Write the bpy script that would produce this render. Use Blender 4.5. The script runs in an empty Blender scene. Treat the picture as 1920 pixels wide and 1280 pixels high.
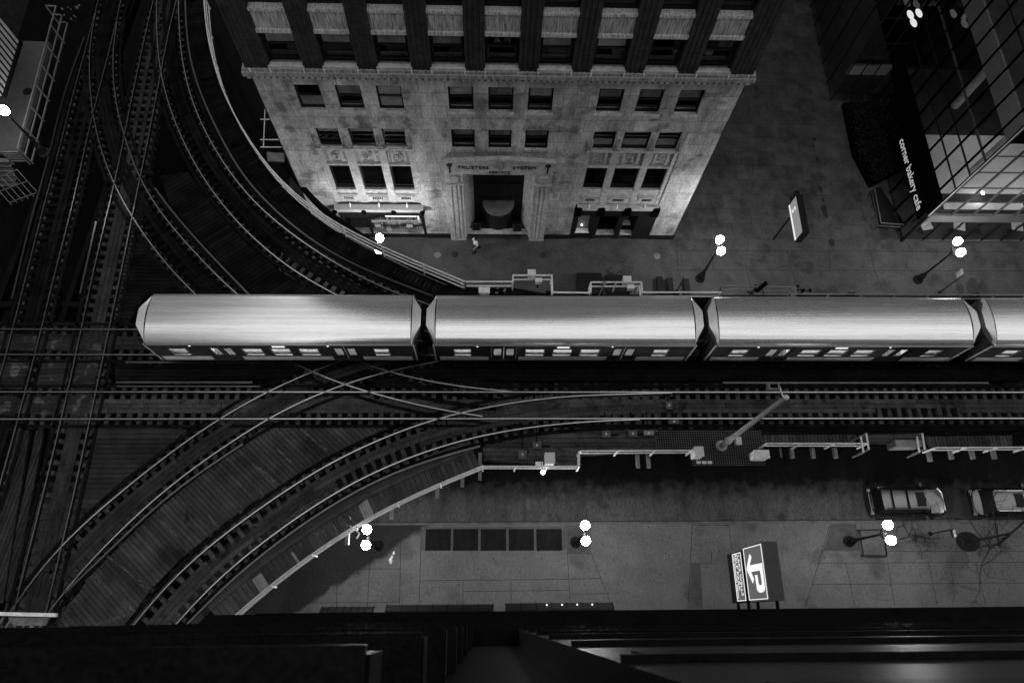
import bpy, math, random
from mathutils import Vector, Matrix
random.seed(7)
SC = bpy.context.scene
COL = SC.collection
rnd = random.random
def ru(a, b): return a + (b - a) * random.random()

# ------------------------------------------------------------------ camera
CF, CP, CR, CY, CZ = 1321.98, 0.376895, 0.0788658, -0.0820327, 43.6086
def cam_axes():
    rt = Vector((1, 0, 0)); up = Vector((0, math.cos(CP), math.sin(CP))); fw = Vector((0, math.sin(CP), -math.cos(CP)))
    c, s = math.cos(CR), math.sin(CR)
    rt, up = c*rt + s*up, -s*rt + c*up
    Z = Matrix.Rotation(CY, 3, 'Z')
    return Z @ rt, Z @ up, Z @ fw
RT, UP, FW = cam_axes()
cam = bpy.data.cameras.new('camera'); camo = bpy.data.objects.new('camera', cam); COL.objects.link(camo)
cam.sensor_width = 36; cam.lens = CF * 36 / 1920; cam.clip_start = 0.05; cam.clip_end = 2000
cam.dof.use_dof = True; cam.dof.focus_distance = 37; cam.dof.aperture_fstop = 1.4
camo.matrix_world = Matrix(((RT.x, UP.x, -FW.x, 0), (RT.y, UP.y, -FW.y, 0), (RT.z, UP.z, -FW.z, CZ), (0, 0, 0, 1)))
SC.camera = camo

# ------------------------------------------------------------------ world, night sky glow over the city
W = bpy.data.worlds.new('World'); SC.world = W; W.use_nodes = True
SKYG = 12.0
nt = W.node_tree; nt.nodes.clear()
sky = nt.nodes.new('ShaderNodeTexSky'); sky.sky_type = 'NISHITA'; sky.sun_disc = False
sky.sun_elevation = math.radians(50); sky.sun_rotation = math.radians(200); sky.dust_density = 4
bw = nt.nodes.new('ShaderNodeRGBToBW'); bg = nt.nodes.new('ShaderNodeBackground'); wo = nt.nodes.new('ShaderNodeOutputWorld')
bg.inputs['Strength'].default_value = 0.08
nt.links.new(sky.outputs[0], bw.inputs[0]); add = nt.nodes.new('ShaderNodeMath'); add.operation = 'MULTIPLY_ADD'; add.inputs[1].default_value = 0.25; add.inputs[2].default_value = SKYG   # even glow of low cloud over the city
nt.links.new(bw.outputs[0], add.inputs[0]); nt.links.new(add.outputs[0], bg.inputs[0]); nt.links.new(bg.outputs[0], wo.inputs[0])
SC.view_settings.view_transform = 'Standard'; SC.view_settings.look = 'None'
SC.view_settings.exposure = 0; SC.view_settings.gamma = 1
try: SC.cycles.use_denoising = True
except Exception: pass
SC.cycles.max_bounces = 6; SC.cycles.sample_clamp_indirect = 4.0

# ------------------------------------------------------------------ materials (the picture is black and white: every colour is a grey)
def M(name, g, rough=0.7, metal=0.0, var=0.35, scale=1.5, isl=0.0, bump=0.0, emit=0.0, stretch=(1, 1, 1), spec=0.05, fine=0.15, blot=None, coat=0.0):
    m = bpy.data.materials.new(name); m.use_nodes = True
    n = m.node_tree.nodes; l = m.node_tree.links
    p = n['Principled BSDF']
    p.inputs['Roughness'].default_value = rough; p.inputs['Metallic'].default_value = metal
    p.inputs['Specular IOR Level'].default_value = spec
    if coat: p.inputs['Coat Weight'].default_value = coat; p.inputs['Coat Roughness'].default_value = 0.08
    geo = n.new('ShaderNodeNewGeometry')
    mp = n.new('ShaderNodeMapping'); mp.inputs['Scale'].default_value = stretch
    l.new(geo.outputs['Position'], mp.inputs[0])
    t = n.new('ShaderNodeTexNoise'); t.inputs['Scale'].default_value = scale; t.inputs['Detail'].default_value = 6; t.inputs['Roughness'].default_value = 0.65
    l.new(mp.outputs[0], t.inputs['Vector'])
    def math_(op, a, b):
        x = n.new('ShaderNodeMath'); x.operation = op
        for i, v in enumerate((a, b)):
            if isinstance(v, (int, float)): x.inputs[i].default_value = v
            else: l.new(v, x.inputs[i])
        return x.outputs[0]
    mr = n.new('ShaderNodeMapRange'); mr.inputs[1].default_value = 0.3; mr.inputs[2].default_value = 0.7
    mr.inputs[3].default_value = 1 - var; mr.inputs[4].default_value = 1 + var
    l.new(t.outputs['Fac'], mr.inputs[0]); v = mr.outputs[0]
    if fine:
        t2 = n.new('ShaderNodeTexNoise'); t2.inputs['Scale'].default_value = scale*14; t2.inputs['Detail'].default_value = 3
        l.new(mp.outputs[0], t2.inputs['Vector'])
        r2 = n.new('ShaderNodeMapRange'); r2.inputs[1].default_value = 0.3; r2.inputs[2].default_value = 0.7
        r2.inputs[3].default_value = 1 - fine; r2.inputs[4].default_value = 1 + fine
        l.new(t2.outputs['Fac'], r2.inputs[0]); v = math_('MULTIPLY', v, r2.outputs[0])
    if isl:
        r3 = n.new('ShaderNodeMapRange'); r3.inputs[3].default_value = 1 - isl; r3.inputs[4].default_value = 1 + isl
        l.new(geo.outputs['Random Per Island'], r3.inputs[0]); v = math_('MULTIPLY', v, r3.outputs[0])
    if blot:            # (scale, threshold, multiplier): stains with a shape of their own
        t4 = n.new('ShaderNodeTexNoise'); t4.inputs['Scale'].default_value = blot[0]; t4.inputs['Detail'].default_value = 8
        l.new(geo.outputs['Position'], t4.inputs['Vector'])
        r4 = n.new('ShaderNodeMapRange'); r4.inputs[1].default_value = blot[1]; r4.inputs[2].default_value = blot[1] + 0.08
        r4.inputs[3].default_value = 1; r4.inputs[4].default_value = blot[2]
        l.new(t4.outputs['Fac'], r4.inputs[0]); v = math_('MULTIPLY', v, r4.outputs[0])
    v = math_('MULTIPLY', v, g)
    c = n.new('ShaderNodeCombineColor'); 
    for i in range(3): l.new(v, c.inputs[i])
    l.new(c.outputs[0], p.inputs['Base Color'])
    if bump:
        b = n.new('ShaderNodeBump'); b.inputs['Strength'].default_value = bump; b.inputs['Distance'].default_value = 0.02
        l.new((t2 if fine else t).outputs['Fac'], b.inputs['Height']); l.new(b.outputs[0], p.inputs['Normal'])
    if emit:
        p.inputs['Emission Color'].default_value = (1, 1, 1, 1); p.inputs['Emission Strength'].default_value = emit
    return m
def blocks(m, bw_, bh, mort, dark, amount=0.25, axes='xz', offx=0.0, offz=0.0):
    """courses of blocks or pavers multiplied into a material's base colour"""
    n = m.node_tree.nodes; l = m.node_tree.links; p = n['Principled BSDF']
    src = p.inputs['Base Color'].links[0].from_socket
    g = n.new('ShaderNodeNewGeometry'); s = n.new('ShaderNodeSeparateXYZ'); c = n.new('ShaderNodeCombineXYZ')
    l.new(g.outputs['Position'], s.inputs[0])
    def add(o, v):
        x = n.new('ShaderNodeMath'); x.operation = 'ADD'; l.new(o, x.inputs[0]); x.inputs[1].default_value = v; return x.outputs[0]
    if axes == 'xz':
        xy = n.new('ShaderNodeMath'); xy.operation = 'ADD'; l.new(s.outputs[0], xy.inputs[0]); l.new(s.outputs[1], xy.inputs[1])
        l.new(add(xy.outputs[0], offx), c.inputs[0]); l.new(add(s.outputs[2], offz), c.inputs[1])
    else:
        l.new(add(s.outputs[0], offx), c.inputs[0]); l.new(add(s.outputs[1], offz), c.inputs[1])
    b = n.new('ShaderNodeTexBrick'); l.new(c.outputs[0], b.inputs['Vector'])
    b.inputs['Scale'].default_value = 1; b.inputs['Brick Width'].default_value = bw_; b.inputs['Row Height'].default_value = bh
    b.inputs['Mortar Size'].default_value = mort; b.inputs['Mortar Smooth'].default_value = 0.1
    b.inputs['Color1'].default_value = (1 - amount,)*3 + (1,); b.inputs['Color2'].default_value = (1 + amount,)*3 + (1,); b.inputs['Mortar'].default_value = (dark,)*3 + (1,)
    mx = n.new('ShaderNodeVectorMath'); mx.operation = 'MULTIPLY'
    l.new(src, mx.inputs[0]); l.new(b.outputs['Color'], mx.inputs[1]); l.new(mx.outputs[0], p.inputs['Base Color'])
    return m
def EM(name, s):
    m = bpy.data.materials.new(name); m.use_nodes = True; n = m.node_tree.nodes; n.clear()
    e = n.new('ShaderNodeEmission'); e.inputs[1].default_value = s; o = n.new('ShaderNodeOutputMaterial')
    m.node_tree.links.new(e.outputs[0], o.inputs[0]); return m
def GL(name, g, rough, amt):
    """window glass: partly see-through, partly mirror"""
    m = bpy.data.materials.new(name); m.use_nodes = True; n = m.node_tree.nodes; l = m.node_tree.links; n.clear()
    o = n.new('ShaderNodeOutputMaterial'); t = n.new('ShaderNodeBsdfTransparent'); t.inputs[0].default_value = (g, g, g, 1)
    gl = n.new('ShaderNodeBsdfGlossy'); gl.inputs['Roughness'].default_value = rough; gl.inputs[0].default_value = (.9, .9, .9, 1)
    f = n.new('ShaderNodeLayerWeight'); f.inputs[0].default_value = .5
    pw = n.new('ShaderNodeMath'); pw.operation = 'POWER'; pw.inputs[1].default_value = 5; l.new(f.outputs['Facing'], pw.inputs[0])
    mm = n.new('ShaderNodeMath'); mm.operation = 'MULTIPLY_ADD'; mm.inputs[1].default_value = .9; mm.inputs[2].default_value = .03+amt
    l.new(pw.outputs[0], mm.inputs[0]); x = n.new('ShaderNodeMixShader')
    l.new(mm.outputs[0], x.inputs[0]); l.new(t.outputs[0], x.inputs[1]); l.new(gl.outputs[0], x.inputs[2]); l.new(x.outputs[0], o.inputs[0])
    return m

LST = blocks(M('limestone', .43, .85, var=.6, scale=.8, stretch=(1, 1, .3), bump=.3, fine=.25, blot=(.9, .56, .55)), 1.35, .98, .016, .5, .17, offx=.3, offz=.0)
LST2 = M('carved_limestone', .46, .85, var=.35, scale=3.5, bump=.6, fine=.35)
LSTD = M('stained_limestone', .28, .85, var=.6, scale=4, stretch=(2.2, 2.2, .35), bump=.4, fine=.3)
BRK = blocks(M('dark_brick', .042, .9, var=.3, scale=2, bump=.4), .24, .08, .008, .45, .25)
FRM = M('black_paint', .018, .45, var=.2)
BLK = M('deep_black', .004, .8, var=.2, spec=0)
GLS = M('dark_window_glass', .012, .08, var=.3, spec=.6)
BLD = M('grey_window_blind', .34, .8, var=.35, scale=2.0, stretch=(1, 1, .4))
BLDL = M('pale_window_blind', .62, .8, var=.2, scale=2.0)
BRONZE = M('bronze_panel', .03, .4, metal=.6, var=.4, scale=5)
ROAD = M('wet_asphalt', .072, .5, var=.35, scale=1.3, bump=.4, fine=.35, stretch=(1, .22, 1), blot=(.8, .6, .6))
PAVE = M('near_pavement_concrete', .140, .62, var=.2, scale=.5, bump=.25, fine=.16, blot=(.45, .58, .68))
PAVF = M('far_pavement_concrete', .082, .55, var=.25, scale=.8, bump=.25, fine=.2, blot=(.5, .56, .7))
PLZ = blocks(M('plaza_pavers', .080, .5, var=.35, scale=.9, bump=.25, fine=.25, blot=(.4, .56, .65)), 1.25, 1.25, .012, .6, .18, axes='xy')
JNT = M('joint_tar', .02, .9)
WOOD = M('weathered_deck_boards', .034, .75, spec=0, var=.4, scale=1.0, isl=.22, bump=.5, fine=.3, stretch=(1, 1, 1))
WOODD = M('creosote_and_shade_boards', .009, .7, spec=0, var=.5, scale=1.2, isl=.3, bump=.5, fine=.35)  # creosote tone, also carries the painted shade of the unlit upper left
WOODL = M('pale_walkway_boards', .072, .8, var=.3, scale=1.5, isl=.2, bump=.4, fine=.3)
WOODN = M('new_pale_boards', .30, .8, var=.3, scale=3, isl=.2)
TIED = M('shaded_sleeper', .007, .85, spec=0, var=.5, scale=2.2, isl=.35, bump=.6, fine=.4)  # darker sleeper copy: shade of the upper left put into its colour
STEELD = M('shaded_rail_head', .16, .42, metal=1, var=.3)  # dimmer rail copy, shade on the left tracks painted into the steel
WOODS = M('damp_slatted_boards', .055, .5, spec=.05, var=.5, scale=.8, isl=.25, bump=.5, fine=.3, blot=(.5, .55, .6))
WOODM = M('lamplit_boards', .058, .75, spec=0, var=.45, scale=1.0, isl=.3, bump=.5, fine=.35, blot=(1.6, .6, .5))  # paler board copy, lamp light on the right-hand decks painted in
TIEL = M('lamplit_sleeper', .065, .8, spec=0, var=.6, scale=2.2, isl=.45, bump=.6, fine=.5, blot=(3.0, .62, 2.4))  # lighter sleeper copy, lamp light on the nearer tracks put into the colour
TIE = M('creosote_sleeper', .036, .8, spec=0, var=.6, scale=2.2, isl=.35, bump=.6, fine=.45, blot=(3.0, .62, 2.2))
STEEL = M('polished_rail_head', .42, .30, metal=1, var=.15, scale=3)
RUST = M('rusty_rail_web', .012, .6, spec=0, metal=0, var=.3)
STL = M('dark_girder_steel', .008, .6, spec=0, var=.4, scale=1)
GALV = M('pale_railing_paint', .85, .5, var=.22, scale=3, fine=.2)
GALD = M('dull_galvanised', .22, .5, metal=.3, var=.3, scale=2)
WHT = M('white_cabinet_paint', .72, .5, var=.12, scale=2)
GRATE = M('grey_grating', .10, .5, metal=.3, var=.3)
def roofmat():
    m = M('corrugated_steel_roof', .95, .30, metal=.76, var=.16, scale=1.1, stretch=(.09, 4, 1), fine=.08)
    return m
ROOF = roofmat(); ROOF.node_tree.nodes['Principled BSDF'].inputs['Roughness'].default_value = .27
CAP = M('pale_fibreglass_cap', .88, .35, metal=.35, var=.06)
CARW = M('dull_steel_side', .30, .32, metal=.8, var=.2, scale=2, stretch=(.3, 1, 2))
CARD = M('dark_carriage_side', .07, .4, metal=.2, var=.3)
GRANW = M('polished_dark_granite', .005, .45, var=.5, scale=1.6, spec=.04, bump=.35, fine=.5)
GLOBE = EM('lit_lamp_globe', 165.0)
GLOW = EM('bright_light', 9.0)
GLOWD = EM('soft_light', 1.6)
LETTER = EM('lit_lettering', .40)
SIGNL = EM('lit_sign_white', 1.0)
SIGNG = EM('lit_sign_grey', .12)
SIGNM = EM('lit_sign_mid_grey', .26)
CGLASS = GL('curtain_wall_glass', .90, .03, .0)
TGLASS = GL('carriage_glass', .8, .05, .05)
PAINTD = M('dark_car_paint', .02, .2, metal=.3, var=.08, coat=1, fine=0)
PAINTS = M('silver_car_paint', .17, .3, metal=.75, var=.05, coat=1, fine=.03)
CGL = M('car_glass', .006, .12, var=.1, spec=.12)
RUB = M('tyre_rubber', .02, .8)
CHR = M('chrome', .8, .12, metal=1, var=.05)
SKIN = M('skin', .35, .5, var=.05); HAIR = M('dark_hair', .02, .6); SHIRT = M('white_shirt', .75, .8, var=.1); TROU = M('dark_trousers', .03, .8)
BARK = M('dark_bark', .03, .85, var=.4, scale=6)
SOIL = M('dark_soil', .02, .9)

def darkline(m, p, n, soft, noise, dark, scale=.9):
    """ragged dark side of a line on the ground: darker where (pos-p).n < 0"""
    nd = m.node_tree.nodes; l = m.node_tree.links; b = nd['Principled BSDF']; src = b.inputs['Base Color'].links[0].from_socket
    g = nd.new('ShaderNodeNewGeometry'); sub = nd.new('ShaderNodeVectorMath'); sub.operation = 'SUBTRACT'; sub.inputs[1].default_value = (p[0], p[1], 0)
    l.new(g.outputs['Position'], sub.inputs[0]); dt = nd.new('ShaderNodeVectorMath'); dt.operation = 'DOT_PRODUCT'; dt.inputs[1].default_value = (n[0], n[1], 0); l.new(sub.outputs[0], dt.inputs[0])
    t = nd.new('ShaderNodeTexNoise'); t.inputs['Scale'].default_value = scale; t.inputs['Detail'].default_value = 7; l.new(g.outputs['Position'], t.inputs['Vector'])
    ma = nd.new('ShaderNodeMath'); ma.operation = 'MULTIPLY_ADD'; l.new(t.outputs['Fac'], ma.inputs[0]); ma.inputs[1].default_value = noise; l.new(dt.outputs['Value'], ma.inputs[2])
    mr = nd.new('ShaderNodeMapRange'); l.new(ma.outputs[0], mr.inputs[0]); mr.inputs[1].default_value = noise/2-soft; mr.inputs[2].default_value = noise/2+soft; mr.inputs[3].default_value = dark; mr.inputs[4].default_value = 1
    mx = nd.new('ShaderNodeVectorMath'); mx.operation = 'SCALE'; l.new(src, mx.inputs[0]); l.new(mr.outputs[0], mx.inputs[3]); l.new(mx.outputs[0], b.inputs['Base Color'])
darkline(ROAD, (0, 7.3), (0, -1), .7, 2.2, .10, 1.6)  # road colour gets darker past this line, towards the deck

# ------------------------------------------------------------------ building blocks
OFF = {}
def tag(o, label=None, cat=None, group=None, kind=None):
    if label: o['label'] = label
    if cat: o['category'] = cat
    if group: o['group'] = group
    if kind: o['kind'] = kind
    return o
def thing(name, loc, label, cat, group=None):
    o = bpy.data.objects.new(name, None); COL.objects.link(o); o.location = loc; o.empty_display_size = .3
    OFF[o.name] = Vector(loc); return tag(o, label, cat, group)
def copy_tree(o, parent=None):
    c = o.copy(); COL.objects.link(c); c.parent = parent
    for ch in list(o.children): copy_tree(ch, c)
    return c
class MB:
    def __init__(s): s.v = []; s.f = []; s.mi = []; s.sm = False
    def add(s, vs, fs, mi=0):
        b = len(s.v); s.v += [Vector(x) for x in vs]; s.f += [tuple(b + i for i in f) for f in fs]; s.mi += [mi]*len(fs); return s
    def box(s, x0, y0, z0, x1, y1, z1, mi=0):
        v = [(x, y, z) for z in (z0, z1) for y in (y0, y1) for x in (x0, x1)]
        return s.add(v, [(0, 2, 3, 1), (4, 5, 7, 6), (0, 1, 5, 4), (2, 6, 7, 3), (0, 4, 6, 2), (1, 3, 7, 5)], mi)
    def obox(s, c, d, ang, mi=0):
        ca, sa = math.cos(ang), math.sin(ang); v = []
        for z in (-.5, .5):
            for y in (-.5, .5):
                for x in (-.5, .5):
                    X, Y = x*d[0], y*d[1]; v.append((c[0]+X*ca-Y*sa, c[1]+X*sa+Y*ca, c[2]+z*d[2]))
        return s.add(v, [(0, 2, 3, 1), (4, 5, 7, 6), (0, 1, 5, 4), (2, 6, 7, 3), (0, 4, 6, 2), (1, 3, 7, 5)], mi)
    def bar(s, p, q, w, h=None, mi=0):
        p, q = Vector(p), Vector(q); h = h or w; d = (q-p)
        if d.length < 1e-6: return s
        d.normalize(); a = Vector((0, 0, 1)) if abs(d.z) < .95 else Vector((0, 1, 0))
        r = d.cross(a).normalized(); u = r.cross(d)
        v = [e + r*w*i/2 + u*h*j/2 for e in (p, q) for j in (-1, 1) for i in (-1, 1)]
        return s.add(v, [(0, 2, 3, 1), (4, 5, 7, 6), (0, 1, 5, 4), (2, 6, 7, 3), (0, 4, 6, 2), (1, 3, 7, 5)], mi)
    def tube(s, p, q, r0, r1=None, n=10, mi=0):
        p, q = Vector(p), Vector(q); r1 = r0 if r1 is None else r1; d = (q-p).normalized()
        a = Vector((0, 0, 1)) if abs(d.z) < .95 else Vector((0, 1, 0)); x = d.cross(a).normalized(); y = x.cross(d)
        v = [c + (x*math.cos(t)+y*math.sin(t))*r for c, r in ((p, r0), (q, r1)) for t in [2*math.pi*i/n for i in range(n)]]
        return s.add(v, [(i, (i+1) % n, n+(i+1) % n, n+i) for i in range(n)] + [tuple(range(n))[::-1], tuple(range(n, 2*n))], mi)
    def poly(s, pts, z0, z1, mi=0):
        n = len(pts); v = [(p[0], p[1], z0) for p in pts] + [(p[0], p[1], z1) for p in pts]
        return s.add(v, [tuple(range(n))[::-1], tuple(range(n, 2*n))] + [(i, (i+1) % n, n+(i+1) % n, n+i) for i in range(n)], mi)
    def lathe(s, c, prof, n=16, mi=0, sx=1, sy=1):
        v = []; m = len(prof)
        for r, z in prof: v += [(c[0]+sx*r*math.cos(2*math.pi*i/n), c[1]+sy*r*math.sin(2*math.pi*i/n), c[2]+z) for i in range(n)]
        f = [(k*n+i, k*n+(i+1) % n, (k+1)*n+(i+1) % n, (k+1)*n+i) for k in range(m-1) for i in range(n)]
        f += [tuple(range(n))[::-1], tuple(range((m-1)*n, m*n))]
        return s.add(v, f, mi)
    def sweep(s, path, prof, mi=0, mis=None):
        """closed profile [(side, z)] along a world path"""
        N = norms(path); n = len(prof); v = []
        for p, nn in zip(path, N): v += [(p.x+nn.x*a, p.y+nn.y*a, p.z+z) for a, z in prof]
        b = len(s.v)
        for k in range(len(path)-1):
            for i in range(n):
                j = (i+1) % n
                s.f.append((b+k*n+i, b+k*n+j, b+(k+1)*n+j, b+(k+1)*n+i)); s.mi.append(mis[i] if mis else mi)
        s.v += [Vector(x) for x in v]
        s.f += [tuple(b+i for i in range(n)), tuple(b+(len(path)-1)*n+i for i in range(n))[::-1]]; s.mi += [mi, mi]
        return s
    def build(s, name, mat, parent=None, smooth=False, fix=False):
        o_ = Vector((0, 0, 0)); p = parent
        while p is not None:
            if p.name in OFF: o_ = o_ + OFF[p.name]
            p = p.parent
        me = bpy.data.meshes.new(name); me.from_pydata([tuple(x-o_) for x in s.v], [], s.f)
        for m in (mat if isinstance(mat, (list, tuple)) else [mat]): me.materials.append(m)
        if any(s.mi): me.polygons.foreach_set('material_index', s.mi)
        if smooth: me.polygons.foreach_set('use_smooth', [True]*len(me.polygons))
        me.update(); me.validate()
        o = bpy.data.objects.new(name, me); COL.objects.link(o)
        if parent is not None: o.parent = parent
        return o
def norms(path):
    out = []
    for i in range(len(path)):
        a = path[max(0, i-1)]; b = path[min(len(path)-1, i+1)]; d = (b-a); d.z = 0; d.normalize(); out.append(Vector((-d.y, d.x, 0)))
    return out
def box(name, a, b, mat, parent=None): return MB().box(*a, *b).build(name, mat, parent)

# a point of the photograph carried onto a real plane of the place
def G(u, v, z):
    d = FW + RT*((u-960)/CF) + UP*((640-v)/CF); t = (z-CZ)/d.z; return Vector((d.x*t, d.y*t, z))
def GY(u, v, Y):
    d = FW + RT*((u-960)/CF) + UP*((640-v)/CF); t = Y/d.y; return Vector((d.x*t, Y, CZ+d.z*t))
def resample(pts, step):
    out = []; L = 0; acc = [0]
    for a, b in zip(pts, pts[1:]): L += (b-a).length; acc.append(L)
    n = max(2, int(round(L/step))+1); k = 0
    for i in range(n):
        t = L*i/(n-1)
        while k < len(acc)-2 and acc[k+1] < t: k += 1
        f = (t-acc[k])/max(1e-9, acc[k+1]-acc[k]); out.append(pts[k].lerp(pts[k+1], f))
    return out
def smooth_path(pts, step=.6, it=3):
    q = resample(pts, step)
    for _ in range(it*6):
        q = [q[0]] + [q[i]*.5 + (q[i-1]+q[i+1])*.25 for i in range(1, len(q)-1)] + [q[-1]]
    return q
def shift(path, d):
    return [p + n*d for p, n in zip(path, norms(path))]
def px(l, z): return [G(u, v, z) for u, v in l]
def planks(mb, poly, ang, w, gap, z, th, jit=.006, mi=0):
    ca, sa = math.cos(ang), math.sin(ang)
    P = [(p.x*ca+p.y*sa, -p.x*sa+p.y*ca) for p in poly]; n = len(P)
    def cuts(v):
        xs = []
        for i in range(n):
            (x0, y0), (x1, y1) = P[i], P[(i+1) % n]
            if (y0 <= v) != (y1 <= v): xs.append(x0+(x1-x0)*(v-y0)/(y1-y0))
        return sorted(xs)
    v = min(p[1] for p in P); vm = max(p[1] for p in P)
    while v < vm:
        e = min(v+w-gap, vm-1e-4); a, b = cuts(v+1e-4), cuts(e)
        if len(a) != len(b): a = b = cuts((v+e)/2)
        zz = z + ru(-jit, jit)
        for i in range(0, len(a)-1, 2):
            q = [(a[i], v), (a[i+1], v), (b[i+1], e), (b[i], e)]
            mb.poly([(x*ca-y*sa, x*sa+y*ca) for x, y in q], zz-th, zz, mi)
        v += w
    return mb
def text(s, size, org, right, up, mat, parent, name, ext=.01, squash=1.0, cx=False):
    c = bpy.data.curves.new(name, 'FONT'); c.body = s; c.size = size; c.extrude = ext; c.resolution_u = 2
    if cx: c.align_x = 'CENTER'
    o = bpy.data.objects.new(name, c); COL.objects.link(o)
    me = bpy.data.meshes.new_from_object(o); COL.objects.unlink(o); bpy.data.objects.remove(o)
    r = Vector(right).normalized()*squash; u = Vector(up).normalized(); nrm = r.normalized().cross(u)
    o_ = Vector((0, 0, 0)); p = parent
    while p is not None:
        if p.name in OFF: o_ = o_ + OFF[p.name]
        p = p.parent
    for v in me.vertices: v.co = Vector(org) - o_ + r*v.co.x + u*v.co.y + nrm*v.co.z
    me.materials.clear(); me.materials.append(mat)
    ob = bpy.data.objects.new(name, me); COL.objects.link(ob); ob.parent = parent; return ob

ZR, ZT, ZD = 6.60, 6.40, 6.43      # rail head, sleeper top, deck boards

# ------------------------------------------------------------------ setting: ground
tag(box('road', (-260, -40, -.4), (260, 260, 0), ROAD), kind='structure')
pA, pB = G(600, 1118, .14), G(795, 990, .14); dd = (pB-pA).normalized(); darkline(PAVE, (pA.x, pA.y), (dd.y, -dd.x), .15, 1.2, .22)  # elevated deck's shadow painted into the pavement colour left of this diagonal
mb = MB().poly([(-18, .45), (70, .45), (70, 5.32), (-10, 5.32), (-18, 5.32)], .0, .14)
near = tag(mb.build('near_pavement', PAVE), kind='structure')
tag(MB().poly([(-18, 5.325), (70, 5.325), (70, 5.46), (-18, 5.46)], 0, .145).build('kerb', M('kerb_stone', .12, .7, bump=.3)), kind='structure')
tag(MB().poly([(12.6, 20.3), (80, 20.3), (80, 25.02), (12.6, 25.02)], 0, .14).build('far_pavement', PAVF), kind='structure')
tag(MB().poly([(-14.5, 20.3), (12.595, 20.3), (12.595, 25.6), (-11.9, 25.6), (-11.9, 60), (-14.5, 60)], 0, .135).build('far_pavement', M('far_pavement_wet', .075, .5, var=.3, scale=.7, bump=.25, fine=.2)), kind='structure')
tag(MB().poly([(12.85, 25.025), (29.4, 25.025), (29.4, 60), (12.85, 60)], 0, .14).build('plaza_paving', PLZ), kind='structure')
# slab joints of both pavements
mb = MB()
def joint(pl, z=.141, w=.024):
    q = px(pl, z); 
    for a, b in zip(q, q[1:]): mb.bar((a.x, a.y, z), (b.x, b.y, z), w, .008)
for a in [((633, 1053), (631, 1142)), ((694, 1037), (689, 1138)), ((752, 1000), (749, 1136)), ((790, 990), (786, 1134)), ((552, 1130), (749, 1128)),
          ((633, 1066), (752, 1066)), ((786, 1088), (1066, 1085)), ((1061, 983), (1069, 1130)), ((1107, 983), (1107, 1033), (1144, 1128)), ((1061, 1037), (1107, 1037)), ((868, 1088), (868, 1134)),
          ((1298, 983), (1290, 1140)), ((1298, 984), (1366, 984), (1373, 1032)), ((1296, 1056), (1345, 1056)), ((1556, 984), (1535, 1055), (1510, 1138)), ((1535, 1055), (1920, 1053)),
          ((1556, 982), (1604, 983), (1612, 1031), (1540, 1031)), ((1585, 1054), (1603, 1135)), ((1664, 1054), (1678, 1135)), ((1741, 1054), (1757, 1133)), ((1830, 1054), (1848, 1132)),
          ((1520, 1095), (1920, 1092)), ((1660, 1033), (1920, 1033)), ((1070, 1113), (1144, 1112)), ((1064, 1085), (1128, 1083)), ((1334, 1032), (1334, 1056)), ((958, 1088), (958, 1130)), ((870, 1108), (1066, 1106))]: joint(a)
for a in [((1262, 470), (1920, 472)), ((1262, 506), (1920, 508)), ((1330, 453), (1338, 506)), ((1402, 453), (1402, 472)), ((1476, 470), (1482, 506)), ((1556, 470), (1556, 508)), ((1640, 508), (1655, 545)),
          ((1400, 507), (1408, 540)), ((1628, 452), (1640, 508)), ((1485, 508), (1495, 540)), ((1700, 455), (1712, 472)), ((1268, 450), (1272, 506), (1280, 540))]: joint(a)
tag(mb.build('pavement_joint_lines', JNT), kind='structure')
# darker repair patches
mb = MB()
for q in [[(1063, 984), (1105, 984), (1105, 1036), (1065, 1036)], [(1296, 1056), (1313, 1056), (1318, 1140), (1292, 1140)], [(1558, 983), (1604, 983), (1612, 1030), (1545, 1030)], [(1360, 485), (1377, 485), (1381, 505), (1363, 505)]]:
    mb.poly([(p.x, p.y) for p in px(q, .14)], .141, .144)
tag(mb.build('pavement_repair_patches', M('repair_patch', .085, .7, var=.25)), kind='structure')

# cracks, gum spots and the dark gutter line
R_ = random.Random(17); mb = MB()
for u, v, z in ((905, 1010, .14), (1170, 1090, .14), (1215, 1020, .14), (1620, 1100, .14), (1700, 1075, .14), (1790, 1115, .14), (720, 1110, .14), (980, 1110, .14), (1440, 500, .14), (1560, 490, .14), (1700, 490, .14), (1400, 380, .14), (1450, 250, .14), (1100, 965, 0), (1230, 950, 0), (1460, 965, 0), (1010, 960, 0), (1180, 470, .135), (950, 500, .135)):
    p = G(u, v, z); a = R_.uniform(0, 6.28); zz = z+.0045
    for i in range(R_.randint(6, 14)):
        a += R_.uniform(-.7, .7); q = p+Vector((math.cos(a), math.sin(a), 0))*R_.uniform(.08, .25); mb.bar((p.x, p.y, zz), (q.x, q.y, zz), R_.uniform(.006, .018), .005); p = q
for i in range(420):
    if i < 230: x, y, z = R_.uniform(-3, 34), R_.uniform(.7, 5.2), .14
    else: x, y, z = R_.uniform(13, 40), R_.uniform(20.6, 36), .14
    if x > 29 and y > 24.8: continue
    r_ = R_.uniform(.012, .05); mb.poly([(x+r_*R_.uniform(.6, 1)*math.cos(k), y+r_*R_.uniform(.6, 1)*math.sin(k)) for k in (0, 1.05, 2.1, 3.14, 4.2, 5.2)], z+.001, z+.0045)
mb.box(-18, 5.462, .0, 70, 5.52, .004)
tag(mb.build('pavement_cracks_and_spots', JNT), kind='structure')

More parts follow.
